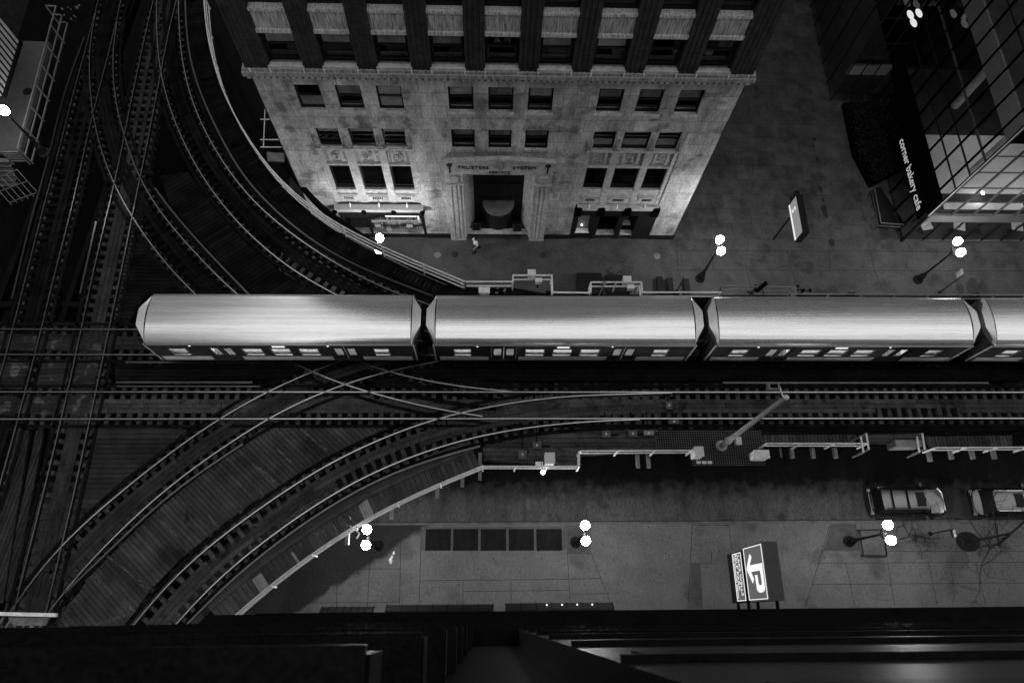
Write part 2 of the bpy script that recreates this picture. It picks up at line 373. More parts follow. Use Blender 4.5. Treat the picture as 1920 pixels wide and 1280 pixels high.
# ------------------------------------------------------------------ elevated railway: tracks
def straight(x0, x1, y, z=ZR): return [Vector((x0, y, z)), Vector((x1, y, z))]
def track(label, r1, r2, zo=0.0, third=None, ties=(0, 1), tie_len=2.45, sp=.56, boards=True, guards=True, tiemat=TIE, head=None, bmat=None):
    A = r1 if isinstance(r1[0], Vector) else px(r1, ZR); B = r2 if isinstance(r2[0], Vector) else px(r2, ZR)
    A = smooth_path(A); B = smooth_path(B); n = max(len(A), len(B))
    LA = sum((a-b).length for a, b in zip(A, A[1:])); A2 = resample(A, LA/(n-1)); LB = sum((a-b).length for a, b in zip(B, B[1:])); B2 = resample(B, LB/(n-1))
    m = min(len(A2), len(B2)); Cn = [(A2[i]+B2[i])*.5 for i in range(m)]
    t = thing('railway_track', (Cn[m//2].x, Cn[m//2].y, ZT), label, 'railway track', 'tracks of the elevated junction')
    rp = [(-.031, 0), (.031, 0), (.031, -.035), (.012, -.05), (.012, -.15), (.06, -.17), (.06, -.19), (-.06, -.19), (-.06, -.17), (-.012, -.15), (-.012, -.05), (-.031, -.035)]
    for R in (A, B):
        MB().sweep(R, rp, mis=[0]+[1]*11).build('rail', [head or STEEL, RUST], t)
    if third:
        T = smooth_path(third if isinstance(third[0], Vector) else px(third, ZR+.06))
        MB().sweep(T, [(-.05, .0), (.05, .0), (.05, -.09), (-.05, -.09)], mis=[0, 1, 1, 1]).build('third_rail', [M('contact_rail', .13, .4, metal=1, var=.2), RUST], t)
    if guards:
        for sd in (-1.12, 1.12):
            MB().sweep(shift(Cn, sd), [(-.09, -.12), (.09, -.12), (.09, -.21), (-.09, -.21)]).build('guard_timber', WOODD, t)
    pl = MB()
    for Rr in (A, B):
        Q = resample(Rr, sp)
        for p_, nn in zip(Q, norms(Q)):
            a = math.atan2(nn.y, nn.x); pl.obox((p_.x, p_.y, ZT+zo+.012), (.36, .19, .02), a)
            for k in (-.13, .13): pl.obox((p_.x+nn.x*k, p_.y+nn.y*k, ZT+zo+.035), (.05, .05, .03), a)
    tag(pl.build('rail_fastenings', M('fastening_iron', .045, .6, metal=0, isl=.8, fine=0) if 'fastening_iron' not in bpy.data.materials else bpy.data.materials['fastening_iron'], t), kind='stuff')
    P = resample(Cn, sp); N = norms(P); P = list(zip(P, N))[int(ties[0]*len(P)):int(ties[1]*len(P))]
    rest = MB(); 
    order = sorted(range(len(P)), key=lambda i: (Vector((0, 0, CZ))-P[i][0]).length)
    keep = set(order[:100])
    for i, (p, nn) in enumerate(P):
        a = math.atan2(nn.y, nn.x) + ru(-.015, .015); L = tie_len + ru(-.08, .15)
        q = MB() if i in keep else rest
        q.obox((p.x+ru(-.03, .03), p.y, ZT+zo-.1), (L, ru(.19, .24), .2), a)
        if i in keep: q.build('sleeper', tiemat, t)
    if rest.v: tag(rest.build('sleeper_run', tiemat, t), kind='stuff')
    if boards:
        b = MB(); R_ = random.Random(len(label))
        for sd in (-.27, .0, .27):
            S = shift(resample(Cn, 1.2), sd); i = 0
            while i < len(S)-1:
                j = min(len(S)-1, i+R_.choice((3, 4, 5)))
                if R_.random() > .06:
                    seg = [p.copy() for p in S[i:j+1]]; seg[-1] = seg[-1].lerp(seg[-2], .03)
                    z = zo + R_.uniform(0, .012)
                    b.sweep(seg, [(-.12, -.155+z), (.12, -.155+z), (.12, -.198+zo), (-.12, -.198+zo)])
                i = j
        b.build('centre_board', bmat or WOOD, t)
    return t
track('straight track carrying the train above the lit street', straight(-48, 62, 15.27), straight(-48, 62, 13.765), 0, third=straight(-20, -12.4, 13.3, ZR+.06))
track('straight track nearest the car park sign, below the train', straight(-48, 62, 11.62), straight(-48, 62, 10.115), .004, third=straight(12.9, 28, 12.15, ZR+.06), tiemat=TIEL, bmat=WOODM)
t = thing('contact_rail', (-16, 12.15, ZR), 'short bright double bar beside the nearer track at left', 'rail'); MB().box(-20.3, 12.1, ZR-.05, -13, 12.2, ZR+.05).box(-20.3, 11.93, ZR-.2, -12.6, 12.0, ZR-.1).build('bar', bpy.data.materials['contact_rail'], t)
E1 = [(200, -50), (182, 0), (172, 50), (165, 75), (150, 130), (130, 200), (115, 265), (101, 320), (85, 370), (61, 470), (41, 545), (24, 617), (11, 664), (-8, 735), (-22, 785), (-60, 900)]
E2 = [(238, -50), (226, 0), (212, 70), (200, 110), (185, 172), (172, 220), (162, 260), (150, 320), (139, 370), (125, 427), (100, 520), (91, 562), (77, 617), (65.5, 664), (46.7, 734.5), (33.7, 785), (0, 907), (-30, 1010)]
E3 = [(300, -50), (287, 0), (272, 65), (262, 112), (252, 160), (240, 215), (229, 275), (221, 320), (212, 350), (200, 402), (190, 445), (175, 505), (162, 567), (153, 617), (141.7, 664), (126.7, 734.5), (115, 785), (72, 960), (54, 1035), (33, 1110), (20, 1170)]
E4 = [(344, -50), (330, 0), (315, 62), (305, 112), (300, 150), (287, 207), (277, 265), (266, 320), (257, 352), (246, 415), (235, 470), (225, 520), (216, 560), (204, 617), (194.5, 664), (179, 734.5), (168.7, 785), (131, 960), (110, 1045), (96, 1100), (80, 1175)]
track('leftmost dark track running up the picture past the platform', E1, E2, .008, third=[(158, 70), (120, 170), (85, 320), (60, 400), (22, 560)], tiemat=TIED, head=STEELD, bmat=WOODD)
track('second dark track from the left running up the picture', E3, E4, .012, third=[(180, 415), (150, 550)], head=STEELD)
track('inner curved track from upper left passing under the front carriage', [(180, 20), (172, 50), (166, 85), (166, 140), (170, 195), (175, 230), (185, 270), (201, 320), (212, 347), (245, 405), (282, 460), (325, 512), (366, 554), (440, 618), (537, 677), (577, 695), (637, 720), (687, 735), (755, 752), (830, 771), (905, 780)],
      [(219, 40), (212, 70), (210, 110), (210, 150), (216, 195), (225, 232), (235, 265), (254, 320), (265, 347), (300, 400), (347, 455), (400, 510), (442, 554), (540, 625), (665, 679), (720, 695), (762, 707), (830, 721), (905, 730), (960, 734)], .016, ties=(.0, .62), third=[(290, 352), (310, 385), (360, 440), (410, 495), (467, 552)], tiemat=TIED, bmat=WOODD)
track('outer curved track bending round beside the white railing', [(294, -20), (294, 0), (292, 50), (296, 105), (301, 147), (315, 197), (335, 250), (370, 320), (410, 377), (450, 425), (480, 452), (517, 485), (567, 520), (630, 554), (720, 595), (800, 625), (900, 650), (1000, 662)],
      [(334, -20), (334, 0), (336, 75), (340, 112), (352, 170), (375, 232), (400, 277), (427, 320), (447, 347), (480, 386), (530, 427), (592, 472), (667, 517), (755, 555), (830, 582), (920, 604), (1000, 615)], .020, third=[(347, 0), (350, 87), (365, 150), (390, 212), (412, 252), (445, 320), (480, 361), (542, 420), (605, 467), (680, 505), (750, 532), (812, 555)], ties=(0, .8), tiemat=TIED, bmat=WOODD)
track('inner curved track at lower left crossing the straight track', [(20, 1145), (40, 1110), (60, 1080), (90, 1045), (120, 1012), (150, 985), (180, 960), (250, 902), (312, 852), (375, 807), (410, 785), (440, 765), (495, 735), (540, 715), (575, 699), (625, 680), (700, 655)],
      [(78, 1165), (92, 1140), (115, 1110), (150, 1067), (212, 1007), (260, 960), (312, 912), (375, 867), (430, 830), (480, 797), (517, 772), (600, 736), (637, 720), (660, 714), (712, 698), (750, 690), (827, 676)], .024, third=[(120, 1112), (160, 1075), (220, 1017), (277, 960), (330, 913), (400, 868), (455, 832)], ties=(0, .74))
track('outer curved track at lower left inside the plank walkway', [(215, 1215), (247, 1175), (287, 1120), (350, 1055), (425, 995), (480, 958), (550, 907), (620, 865), (692, 830), (755, 805), (825, 780), (862, 772), (960, 754), (1010, 746), (1090, 740), (1182, 738.5), (1260, 736)],
      [(290, 1215), (325, 1174), (362, 1130), (412, 1077), (480, 1025), (567, 960), (655, 905), (730, 870), (805, 842), (880, 819), (960, 804), (1035, 795), (1110, 788), (1200, 786)], .028, tiemat=TIEL, bmat=WOODM, third=[(350, 1170), (410, 1105), (480, 1045), (597, 960), (680, 910), (780, 867), (900, 836)])

# ------------------------------------------------------------------ deck boards
def deck(name, label, polys, mat, ang, w=.26, gap=.03, z=ZD, th=.07, cat='timber deck', group=None):
    q = [px(p, z) for p in polys]; c = q[0][0]
    t = thing(name, (c.x, c.y, z), label, cat, group); b = MB()
    for p in q: planks(b, p, ang, w, gap, z, th)
    b.build('boards', mat, t)
    b = MB()
    for p in q:
        cx = sum((v.x for v in p))/len(p); cy = sum((v.y for v in p))/len(p)
        for a, c2 in zip(p, p[1:]+p[:1]): b.bar((a.x*.985+cx*.015, a.y*.985+cy*.015, z-.17), (c2.x*.985+cx*.015, c2.y*.985+cy*.015, z-.17), .12, .16)
    b.build('edge_joist', STL, t); return t
deck('timber_deck', 'triangular deck of horizontal boards between the straight and curved tracks', [[(184, 799), (360, 799), (302, 845), (240, 892), (168, 955), (120, 1003), (136, 950)]], WOOD, 0)
DA = math.radians(-42)
deck('timber_deck', 'large curved deck of slanting boards between the two lower left curves', [[(497, 797), (742, 797), (728, 806), (650, 840), (560, 888), (474, 942), (412, 987), (338, 1048), (282, 1105), (228, 1180), (100, 1180), (132, 1135), (165, 1083), (228, 1020), (283, 966), (372, 891), (442, 841)]], WOODS, DA, w=.23, gap=.035)
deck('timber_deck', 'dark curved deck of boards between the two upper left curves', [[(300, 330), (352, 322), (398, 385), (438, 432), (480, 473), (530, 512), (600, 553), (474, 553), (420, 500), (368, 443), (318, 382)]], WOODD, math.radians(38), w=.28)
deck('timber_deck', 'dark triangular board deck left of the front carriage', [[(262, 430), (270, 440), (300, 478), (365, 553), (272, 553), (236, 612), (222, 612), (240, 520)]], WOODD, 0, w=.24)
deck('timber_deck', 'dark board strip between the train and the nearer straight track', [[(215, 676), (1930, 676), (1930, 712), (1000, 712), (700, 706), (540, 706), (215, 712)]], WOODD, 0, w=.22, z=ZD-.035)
deck('timber_deck', 'board deck with switch boxes right of the lower curve', [[(905, 838), (960, 822), (1100, 802), (1232, 802), (1232, 848), (1090, 848), (1090, 872), (908, 872)]], WOODM, 0, w=.25, z=ZD-.035)
deck('timber_deck', 'cross boarded infill between rails near the crossing curves', [[(590, 740), (690, 740), (735, 770), (545, 770)]], WOODM, 0, w=.24, z=ZD+.02)
deck('timber_deck', 'long board strip beside the lower right railing', [[(1425, 800), (1930, 797), (1930, 812), (1425, 815)]], WOODD, 0, w=.22, z=ZD-.02)
deck('timber_walkway', 'walkway of short cross boards right of the grating platform', [[(1427, 815), (1606, 814), (1606, 834), (1427, 836)]], WOODM, math.pi/2, w=.2, cat='walkway', z=ZD-.02)
deck('timber_walkway', 'walkway of lengthwise boards between the two gates', [[(1610, 813), (1728, 812), (1735, 836), (1612, 836)]], WOODM, 0, w=.22, cat='walkway', z=ZD-.02)
deck('timber_walkway', 'walkway of short cross boards at the lower right edge', [[(1732, 818), (1898, 816), (1903, 836), (1740, 838)]], WOODM, math.pi/2, w=.2, cat='walkway', z=ZD-.02)
deck('timber_deck', 'crossing deck of patched boards between the rails at far left', [[(80, 672), (136, 672), (121, 730), (62, 730)], [(57, 741), (120, 741), (110, 780), (44, 780)], [(0, 741), (40, 741), (27, 780), (-10, 780)], [(130, 741), (172, 741), (163, 780), (119, 780)], [(147, 672), (188, 672), (175, 730), (134, 730)], [(85, 624), (146, 624), (139, 658), (75, 658)], [(157, 624), (198, 624), (190, 658), (150, 658)], [(0, 672), (58, 672), (42, 730), (-18, 730)], [(8, 624), (70, 624), (62, 658), (0, 658)]], M('worn_crossing_boards', .028, .75, var=.4, scale=1, isl=.25, bump=.5, fine=.35, blot=(1.1, .56, 3.6)), math.radians(2), w=.24, z=ZD+.04)
deck('timber_deck', 'boards laid lengthwise between the leftmost lower rails', [[(30, 808), (56, 806), (5, 1130), (-40, 1130)], [(68, 806), (82, 806), (50, 985), (20, 1130), (8, 1130), (32, 985)]], WOOD, math.radians(82), w=.2, z=ZD)
deck('timber_deck', 'boards laid lengthwise between the second pair of lower left rails', [[(130, 806), (148, 804), (100, 1000), (78, 1000)]], WOOD, math.radians(80), w=.2, z=ZD+.03)
R_ = random.Random(4)
for k, (a, b_) in enumerate((((200, 1040), (283, 1108)), ((170, 1075), (250, 1145)), ((390, 965), (408, 988)), ((520, 840), (543, 865)), ((480, 873), (522, 908)), ((300, 975), (330, 1003)), ((560, 802), (610, 842)), ((175, 1170), (250, 1150)))):
    A_, B_ = G(*a, ZD+.012), G(*b_, ZD+.012); q = MB()
    for i in range(46):
        p = A_.lerp(B_, R_.random()); e = Vector((R_.uniform(-.05, .05), R_.uniform(-.05, .05), .001*(i % 3))); d = (B_-A_).normalized(); w_ = R_.uniform(.01, .03); L_ = R_.uniform(.03, .22); n_ = Vector((-d.y, d.x, 0)); p = p+e
        q.add([p-n_*w_, p+d*L_-n_*w_*.5, p+d*L_+n_*w_, p+n_*w_*.6], [(0, 1, 2, 3)])
    q.build('pale_streak', M('dropping_streak', .12, .8, isl=.7) if k == 0 else bpy.data.materials['dropping_streak'], bpy.data.objects['timber_deck.001'])
# walkways that follow a curve
def walk(label, pth, w0, w1, mat, bw_=.28, z=ZD, extra=None, name='timber_walkway'):
    P = resample(smooth_path(px(pth, z)), bw_); N = norms(P); c = P[len(P)//2]
    t = thing(name, (c.x, c.y, z), label, 'walkway'); b = MB()
    for i in range(len(P)-1):
        a0, a1 = P[i], P[i].lerp(P[i+1], .9); zz = z + ru(-.006, .006); n0, n1 = N[i], N[i].lerp(N[i+1], .9)
        b.poly([((a0+n0*w0).x, (a0+n0*w0).y), ((a1+n1*w0).x, (a1+n1*w0).y), ((a1+n1*w1).x, (a1+n1*w1).y), ((a0+n0*w1).x, (a0+n0*w1).y)], zz-.06, zz)
    b.build('boards', mat, t)
    if extra:
        b = MB()
        for k in range(extra[0]):
            o = extra[1] + k*extra[2]
            b.sweep(shift(P, o), [(-abs(extra[2])*.46, .0), (abs(extra[2])*.46, .0), (abs(extra[2])*.46, -.06), (-abs(extra[2])*.46, -.06)])
        b.build('kerb_board', mat, t)
    b = MB()
    for w in (w0*.9+w1*.1, w0*.1+w1*.9): b.sweep(shift(P, w), [(-.07, -.07), (.07, -.07), (.07, -.3), (-.07, -.3)])
    b.build('stringer', STL, t); return t
RL = [(420, 1175), (455, 1137), (480, 1115), (520, 1086), (565, 1055), (610, 1024), (650, 995), (690, 971), (735, 949), (780, 929), (820, 912), (870, 892), (902, 879)]
wk = walk('curved plank walkway with pale boards inside the lower white railing', RL, .08, 1.0, WOODL, extra=(3, 1.14, .24))
for a in ((483, 1098, 4), (680, 960, 4), (556, 1048, 1)):
    q = MB()
    for k in range(a[2]):
        c = G(a[0]+k*4.2, a[1]-k*3.2, ZD+.014); q.obox((c.x, c.y, ZD+.012), (.12, .85, .02), math.radians(38 if a[0] < 600 else 27))
    q.build('new_board', WOODN, wk)
RU = [(392, 0), (393, 55), (404, 107), (417, 162), (449, 225), (487, 285), (508, 312), (594, 400), (706, 464), (850, 527)]
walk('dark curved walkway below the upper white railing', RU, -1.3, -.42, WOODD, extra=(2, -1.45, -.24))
deck('timber_deck', 'dark board strip behind the train beside the upper railing', [[(780, 553), (850, 530), (870, 540), (960, 540), (1030, 552), (1930, 556), (1930, 572), (830, 572)]], WOODD, 0, w=.24, z=ZD-.05)

# grating platform
t = thing('grating_platform', tuple(G(1300, 840, ZD)), 'rectangular metal grating platform around the base of the tall pole', 'platform')
b = MB(); a0, a1 = G(1232, 848, ZD), G(1428, 806, ZD); lo = G(1300, 872, ZD).y
x = a0.x
while x < a1.x: b.box(x-.012, (lo if x > G(1297, 850, ZD).x else a0.y), ZD-.04, x+.012, a1.y, ZD); x += .125
y = lo
while y < a1.y:
    b.box(a0.x if y > a0.y else G(1297, 850, ZD).x, y-.012, ZD-.045, a1.x, y+.012, ZD-.004); y += .125
b.build('grating', GRATE, t)
b = MB(); x0 = G(1297, 850, ZD).x
for p, q in [((a0.x, a1.y), (a1.x, a1.y)), ((a1.x, a1.y), (a1.x, lo)), ((a1.x, lo), (x0, lo)), ((x0, lo), (x0, a0.y)), ((x0, a0.y), (a0.x, a0.y))]: b.bar((*p, ZD-.16), (*q, ZD-.16), .1, .22)
for i in range(5): b.bar((x0+.3+i*1.2, lo, ZD-.22), (x0+.3+i*1.2, a1.y, ZD-.22), .1, .2)
b.build('frame', STL, t)

# steel under the tracks
t = thing('elevated_structure', (0, 13, 6), 'dark riveted steel girders and columns carrying the elevated tracks', 'railway viaduct')
for y in (15.27, 13.765, 11.62, 10.115, 17.0, 9.1):
    MB().box(-48, y-.15, 5.55, 62, y+.15, 6.14).build('girder', STL, t)
for i in range(12):
    x = -44 + i*9.2 + (1.5 if i % 2 else 0)
    MB().box(x-.2, 9.4, 4.85, x+.2, 18.3, 5.5).build('cross_girder', STL, t)
    for y in (10.2, 17.6):
        b = MB().box(x-.22, y-.2, 0, x+.22, y+.2, 4.85).box(x-.4, y-.38, 0, x+.4, y+.38, .12)
        b.build('column', STL, t)
for x in (-27.3, -25.8, -23.4, -22.0): MB().bar((x-3.2, -12, 5.85), (x+2.6, 60, 5.85), .3, .56).build('girder', STL, t)
for pth in ([(172, 50), (170, 195), (201, 320), (282, 460), (366, 554)], [(294, 0), (301, 147), (335, 250), (410, 377), (517, 485), (630, 554)], [(334, 0), (340, 112), (375, 232), (427, 320), (530, 427), (667, 517), (755, 555)],
            [(60, 1080), (180, 960), (312, 852), (440, 765)], [(92, 1140), (212, 1007), (375, 867), (480, 797)], [(247, 1175), (350, 1055), (550, 907), (755, 805), (862, 772)], [(325, 1174), (480, 1025), (655, 905), (880, 819)], [(360, 1180), (480, 1062), (655, 945), (860, 860)], [(400, 60), (470, 215), (590, 380), (750, 480), (860, 525)]):
    MB().sweep(smooth_path(px(pth, ZR)), [(-.14, -.46), (.14, -.46), (.14, -1.0), (-.14, -1.0)]).build('girder', STL, t)
for u, v in ((900, 880), (820, 914), (735, 952), (652, 1000), (867, 893), (1195, 858), (1215, 858), (1483, 840), (1522, 840), (1564, 840), (1465, 838), (1740, 846), (1780, 842), (1820, 842), (1860, 842)):
    c = G(u, v, 6.0); MB().box(c.x-.09, c.y-.55, 5.9, c.x+.09, c.y+.9, 6.12).build('bracket', GALD, t)

# ------------------------------------------------------------------ railings
def railing(label, pts, h=1.1, rails=(1.0, .62, .2), r=.034, sp=1.9, mat=GALV, zb=ZD, flat=False, curve=False, group='white railings of the viaduct'):
    """pts: pixels of the top rail"""
    P = [G(u, v, zb+h) for u, v in pts]
    if curve: P = smooth_path(P, 1.2, 1)
    c = P[len(P)//2]; t = thing('railing', (c.x, c.y, zb), label, 'railing', group)
    for i, f in enumerate(rails):
        b = MB()
        for a, q in zip(P, P[1:]):
            d = (q-a).normalized()*r*.6
            b.bar((a-d) - Vector((0, 0, h*(1-f))), (q+d) - Vector((0, 0, h*(1-f))), r*2, r*2)
        b.build('top_rail' if i == 0 else 'lower_rail', mat, t)
    S = []
    if curve: S = resample(P, sp)
    else:
        for a, q in zip(P, P[1:]):
            n = max(1, int(round((q-a).length/sp))); S += [a.lerp(q, k/n) for k in range(n)]
        S.append(P[-1])
    for p in S: MB().box(p.x-.035, p.y-.035, zb-.12, p.x+.035, p.y+.035, zb+h-.02).build('post', mat, t)
    return t
railing('long curved three rail railing bending above the outer track, beside the stone building', [(382, -10), (382, 0), (384, 55), (397, 107), (410, 162), (442, 225), (480, 283), (504, 320), (545, 360), (590, 397), (650, 432), (705, 459), (780, 490), (850, 520), (872, 528)], curve=True, sp=2.6)
railing('stepped railing behind the first carriages, left bump with a white box', [(872, 528), (962, 528), (962, 516), (1035, 516), (1036, 548), (1108, 549)], rails=(1.0, .5))
railing('stepped railing behind the second carriage, right bump with a white box', [(1108, 549), (1108, 529), (1203, 529), (1204, 548), (1352, 548)], rails=(1.0, .5))
railing('railing bump behind the third carriage holding dark signal gear', [(1354, 552), (1354, 537), (1492, 538), (1492, 551)], rails=(1.0, .5), mat=GALD)
railing('straight single railing behind the third carriage at the right edge', [(1494, 551), (1930, 553)], rails=(1.0, .5), mat=GALD)
railing('curved lower railing outside the pale plank walkway', [(427, 1165), (455, 1135), (480, 1112), (520, 1082), (565, 1051), (610, 1020), (650, 990), (690, 966), (735, 944), (780, 924), (820, 907), (870, 886), (905, 873)], curve=True, rails=(1.0, .62, .3), sp=2.3, r=.03)
railing('short lower railing carrying the small bright lamp', [(905, 874), (1086, 874), (1086, 846)], rails=(1.0, .55), r=.034)
railing('straight lower railing left of the grating platform', [(1089, 845), (1297, 844)], rails=(1.0, .5), r=.028)
railing('straight lower railing right of the grating platform', [(1438, 831), (1628, 831)], rails=(1.0, .5), r=.028)
railing('straight lower railing above the parked cars at the right edge', [(1755, 839), (1930, 838)], rails=(1.0, .5), r=.028)
for u, lab in ((1620, 'pair of pale gate posts left of the long grey cabinet'), (1725, 'pair of pale gate posts right of the long grey cabinet')):
    t = thing('gate', tuple(G(u, 840, ZD)), lab, 'gate', 'gates on the walkway')
    for k in (0, 1):
        a = G(u-6+k*10, 818-k*6, ZD+1.1); c = G(u-1+k*10, 848-k*6, ZD+1.1)
        MB().bar(a, c, .07).build('gate_rail', GALV, t); MB().bar((c.x, c.y, ZD-.1), (c.x, c.y, ZD+1.1), .06).build('post', GALD, t); MB().bar((a.x, a.y, ZD-.1), (a.x, a.y, ZD+1.1), .05).build('post', GALD, t)

# ------------------------------------------------------------------ cabinets, switch gear and other equipment
def cabinet(name, label, u, v, w, d, h, z0, ang=0, mat=WHT, cat='cabinet', post=True, group=None):
    c = G(u, v, z0+h); t = thing(name, (c.x, c.y, z0), label, cat, group)
    b = MB().obox((c.x, c.y, z0+h/2), (w, d, h), ang); b.build('housing', mat, t)
    MB().obox((c.x, c.y, z0+h+.012), (w+.05, d+.05, .03), ang).build('lid', mat, t)
    MB().obox((c.x, c.y-d/2-.006, z0+h*.5), (w*.8, .02, h*.8), ang).build('door', mat, t)
    if post and z0 > ZD+.1: MB().bar((c.x, c.y, ZD-.1), (c.x, c.y, z0), .08).build('post', STL, t)
    return t
cabinet('equipment_cabinet', 'white sloped box hung on the upper railing left of the gap', 997, 511, .42, .34, .5, ZD+.75, post=False)
cabinet('equipment_cabinet', 'small white box just inside the upper railing, left bump', 1010, 525, .34, .22, .35, ZD+.5, post=True)
cabinet('equipment_cabinet', 'white sloped box hung on the upper railing in the right bump', 1176, 523, .42, .34, .5, ZD+.75, post=False)
cabinet('equipment_cabinet', 'small white box just inside the upper railing, right bump', 1183, 537, .34, .22, .35, ZD+.5, post=True)
cabinet('equipment_cabinet', 'pale low box on the walkway above the gap between first carriages', 908, 544, .6, .32, .4, ZD, mat=GALV)
cabinet('equipment_cabinet', 'large white cabinet above the short lower railing', 1031, 858, .48, .52, .9, ZD)
cabinet('equipment_cabinet', 'white cabinet at the left end of the grating platform', 1311, 846, .44, .48, .9, ZD)
cabinet('equipment_cabinet', 'narrow white cabinet leaning behind the tall pole', 1385, 826, .26, .38, .4, ZD)
cabinet('equipment_cabinet', 'grey box with cables at the right end of the grating platform', 1428, 851, .78, .4, .8, ZD, mat=GALV)
cabinet('equipment_cabinet', 'long grey tapered cabinet between the two walkway gates', 1703, 831, 1.35, .32, .9, ZD, mat=GALD)
cabinet('equipment_cabinet', 'small white box with cables beside the bright railing lamp', 1011, 869, .34, .16, .3, ZD+.3)
for i, u in enumerate((1310, 1320.5, 1331)):
    cabinet('junction_box', ('left', 'middle', 'right')[i] + ' of three tiny white boxes at the grating edge', u, 866.5, .18, .09, .12, ZD, cat='junction box', group='tiny white boxes on the grating')
def gear(label, u, v, w=.42, d=.32, mat=None, arm=.5):
    c = G(u, v, ZD+.3); t = thing('switch_machine', (c.x, c.y, ZD), label, 'switch machine')
    mt = mat or M('grey_switch_casing', .11, .5, var=.3)
    MB().box(c.x-w/2, c.y-d/2, ZD, c.x+w/2, c.y+d/2, ZD+.24).build('housing', mt, t)
    MB().box(c.x-w/2-.02, c.y-d/2-.02, ZD+.24, c.x+w/2+.02, c.y+d/2+.02, ZD+.27).build('lid', mt, t)
    MB().bar((c.x+w/2, c.y, ZD+.1), (c.x+w/2+arm, c.y, ZD+.1), .06).bar((c.x, c.y+d/2, ZD+.08), (c.x, c.y+d/2+1.1, ZD+.08), .05).build('rod', STL, t)
    MB().box(c.x-.04, c.y-.05, ZD+.272, c.x+.04, c.y+.05, ZD+.276).build('plate', WHT, t); return t
gear('grey switch machine box left of the row on the board deck', 1137, 813)
gear('middle grey switch machine with a white plate on the board deck', 1187, 812)
gear('grey switch machine with short pipe at the right of the row', 1217, 811, .5, .22, GALD, .3)
gear('dark switch machine with white plate by the lower curve end', 1007, 834)
gear('dark switch box with a bent cable above the short lower railing', 980, 851, .4, .4, arm=.1)
gear('low switch box beside the nearer straight track rail', 1264, 790, .5, .2, arm=.1)
gear('small switch box with white dash between the nearer rails', 1255, 759, .3, .4, arm=.1)
# small bright lamp on the lower railing
c = G(1018, 885, ZD+.9); t = thing('railing_lamp', tuple(c), 'small bright work lamp fixed to the short lower railing', 'lamp')
MB().lathe(c, [(.01, -.12), (.1, -.08), (.12, 0), (.08, .08), (.01, .1)], 12).build('bulb', GLOW, t, True)
MB().bar(c+Vector((0, .05, 0)), c+Vector((-.1, .5, .1)), .05).build('arm', GALD, t)
c = G(667, 993, ZD+.3); t = thing('railing_bracket', tuple(c), 'bent white bracket outside the lower curved railing', 'bracket')
MB().bar(c, c+Vector((.2, -.18, 0)), .07).bar(c+Vector((.2, -.18, 0)), c+Vector((.08, -.42, 0)), .06).bar(c, c+Vector((-.3, .2, 0)), .06).build('arm', GALV, t)
# tall slanting-looking pole with signal head
B0 = G(1352, 836, ZD); t = thing('signal_mast', tuple(B0), 'tall pale steel pole rising from the grating with gear on its arm', 'pole')
top = Vector((B0.x, B0.y, ZD+9.0))
MB().tube(B0, top, .14, .10, 16).tube((B0.x, B0.y, ZD+1.2), (B0.x, B0.y, ZD+1.35), .2, n=16).tube((B0.x, B0.y, ZD), (B0.x, B0.y, ZD+.12), .3, n=16).build('pole', M('pale_mast_paint', .42, .45, var=.2), t, True)
MB().tube(top, top+Vector((0, 0, .1)), .13, .04, 16).build('cap', GALV, t, True)
MB().tube(top-Vector((0, 0, .25)), top+Vector((-.12, .5, -.2)), .035).build('arm', GALV, t)
q = top+Vector((-.34, .55, -.25)); MB().box(q.x-.27, q.y-.13, q.z-.15, q.x+.22, q.y+.13, q.z+.1).build('gear_frame', GALD, t); MB().box(q.x-.2, q.y-.09, q.z+.1, q.x+.12, q.y+.08, q.z+.14).build('gear_plate', BLK, t)
# signal gear on the upper railing bump and a small post beside the train gap
def junk(label, u, v, n, mat, s=.5, z=ZD+.4, name='signal_equipment'):
    c = G(u, v, z); t = thing(name, (c.x, c.y, ZD), label, 'signal'); R_ = random.Random(int(u)); 
    MB().bar((c.x, c.y, ZD-.1), (c.x, c.y, z+.4), .07).build('post', STL, t)
    b = MB(); b2 = MB()
    for i in range(n):
        p = c+Vector((R_.uniform(-s, s), R_.uniform(-s*.5, s*.5), R_.uniform(0, .5))); q = MB if 0 else None
        if i % 3: b = MB()
        (b if i % 3 else b2).obox(p, (R_.uniform(.05, .2), R_.uniform(.04, .12), R_.uniform(.04, .14)), R_.uniform(0, 3))
        if i % 3: b.build('lamp_head', mat, t)
        b2.bar(p, c+Vector((0, 0, .2)), .02)
    b2.build('cable', STL, t); return t
junk('cluster of dark signal lamps with small lit lens on the railing bump', 1412, 545, 12, GALD, .7)
MB().tube(G(1418, 546, ZD+.9), G(1437, 530, ZD+1.6), .12, .12).build('hood', BLK, bpy.data.objects['signal_equipment'])
junk('row of dark round signal lamps at the end of the railing bump', 1503, 548, 8, BLK, .5).name
junk('rusty signal arm beside the gap of the second and third carriages', 1333, 668, 14, GALD, .5, ZD+.3)
junk('dark tangle of equipment at far top left beside the platform end', 148, 30, 16, GALD, 1.2, ZD+.3)
junk('pale clamp and pipes on the upper railing walkway', 938, 549, 7, GALD, .3)
t = thing('signal_equipment', tuple(G(1120, 560, ZD)), 'slanting pale rod crossing the right bump of the upper railing', 'rod')
MB().tube(G(1122, 556, ZD+.2), G(1135, 527, ZD+1.4), .03, .05).lathe(G(1133, 531, ZD+1.3), [(.02, -.1), (.12, 0), (.02, .1)], 10).build('rod', GALD, t)

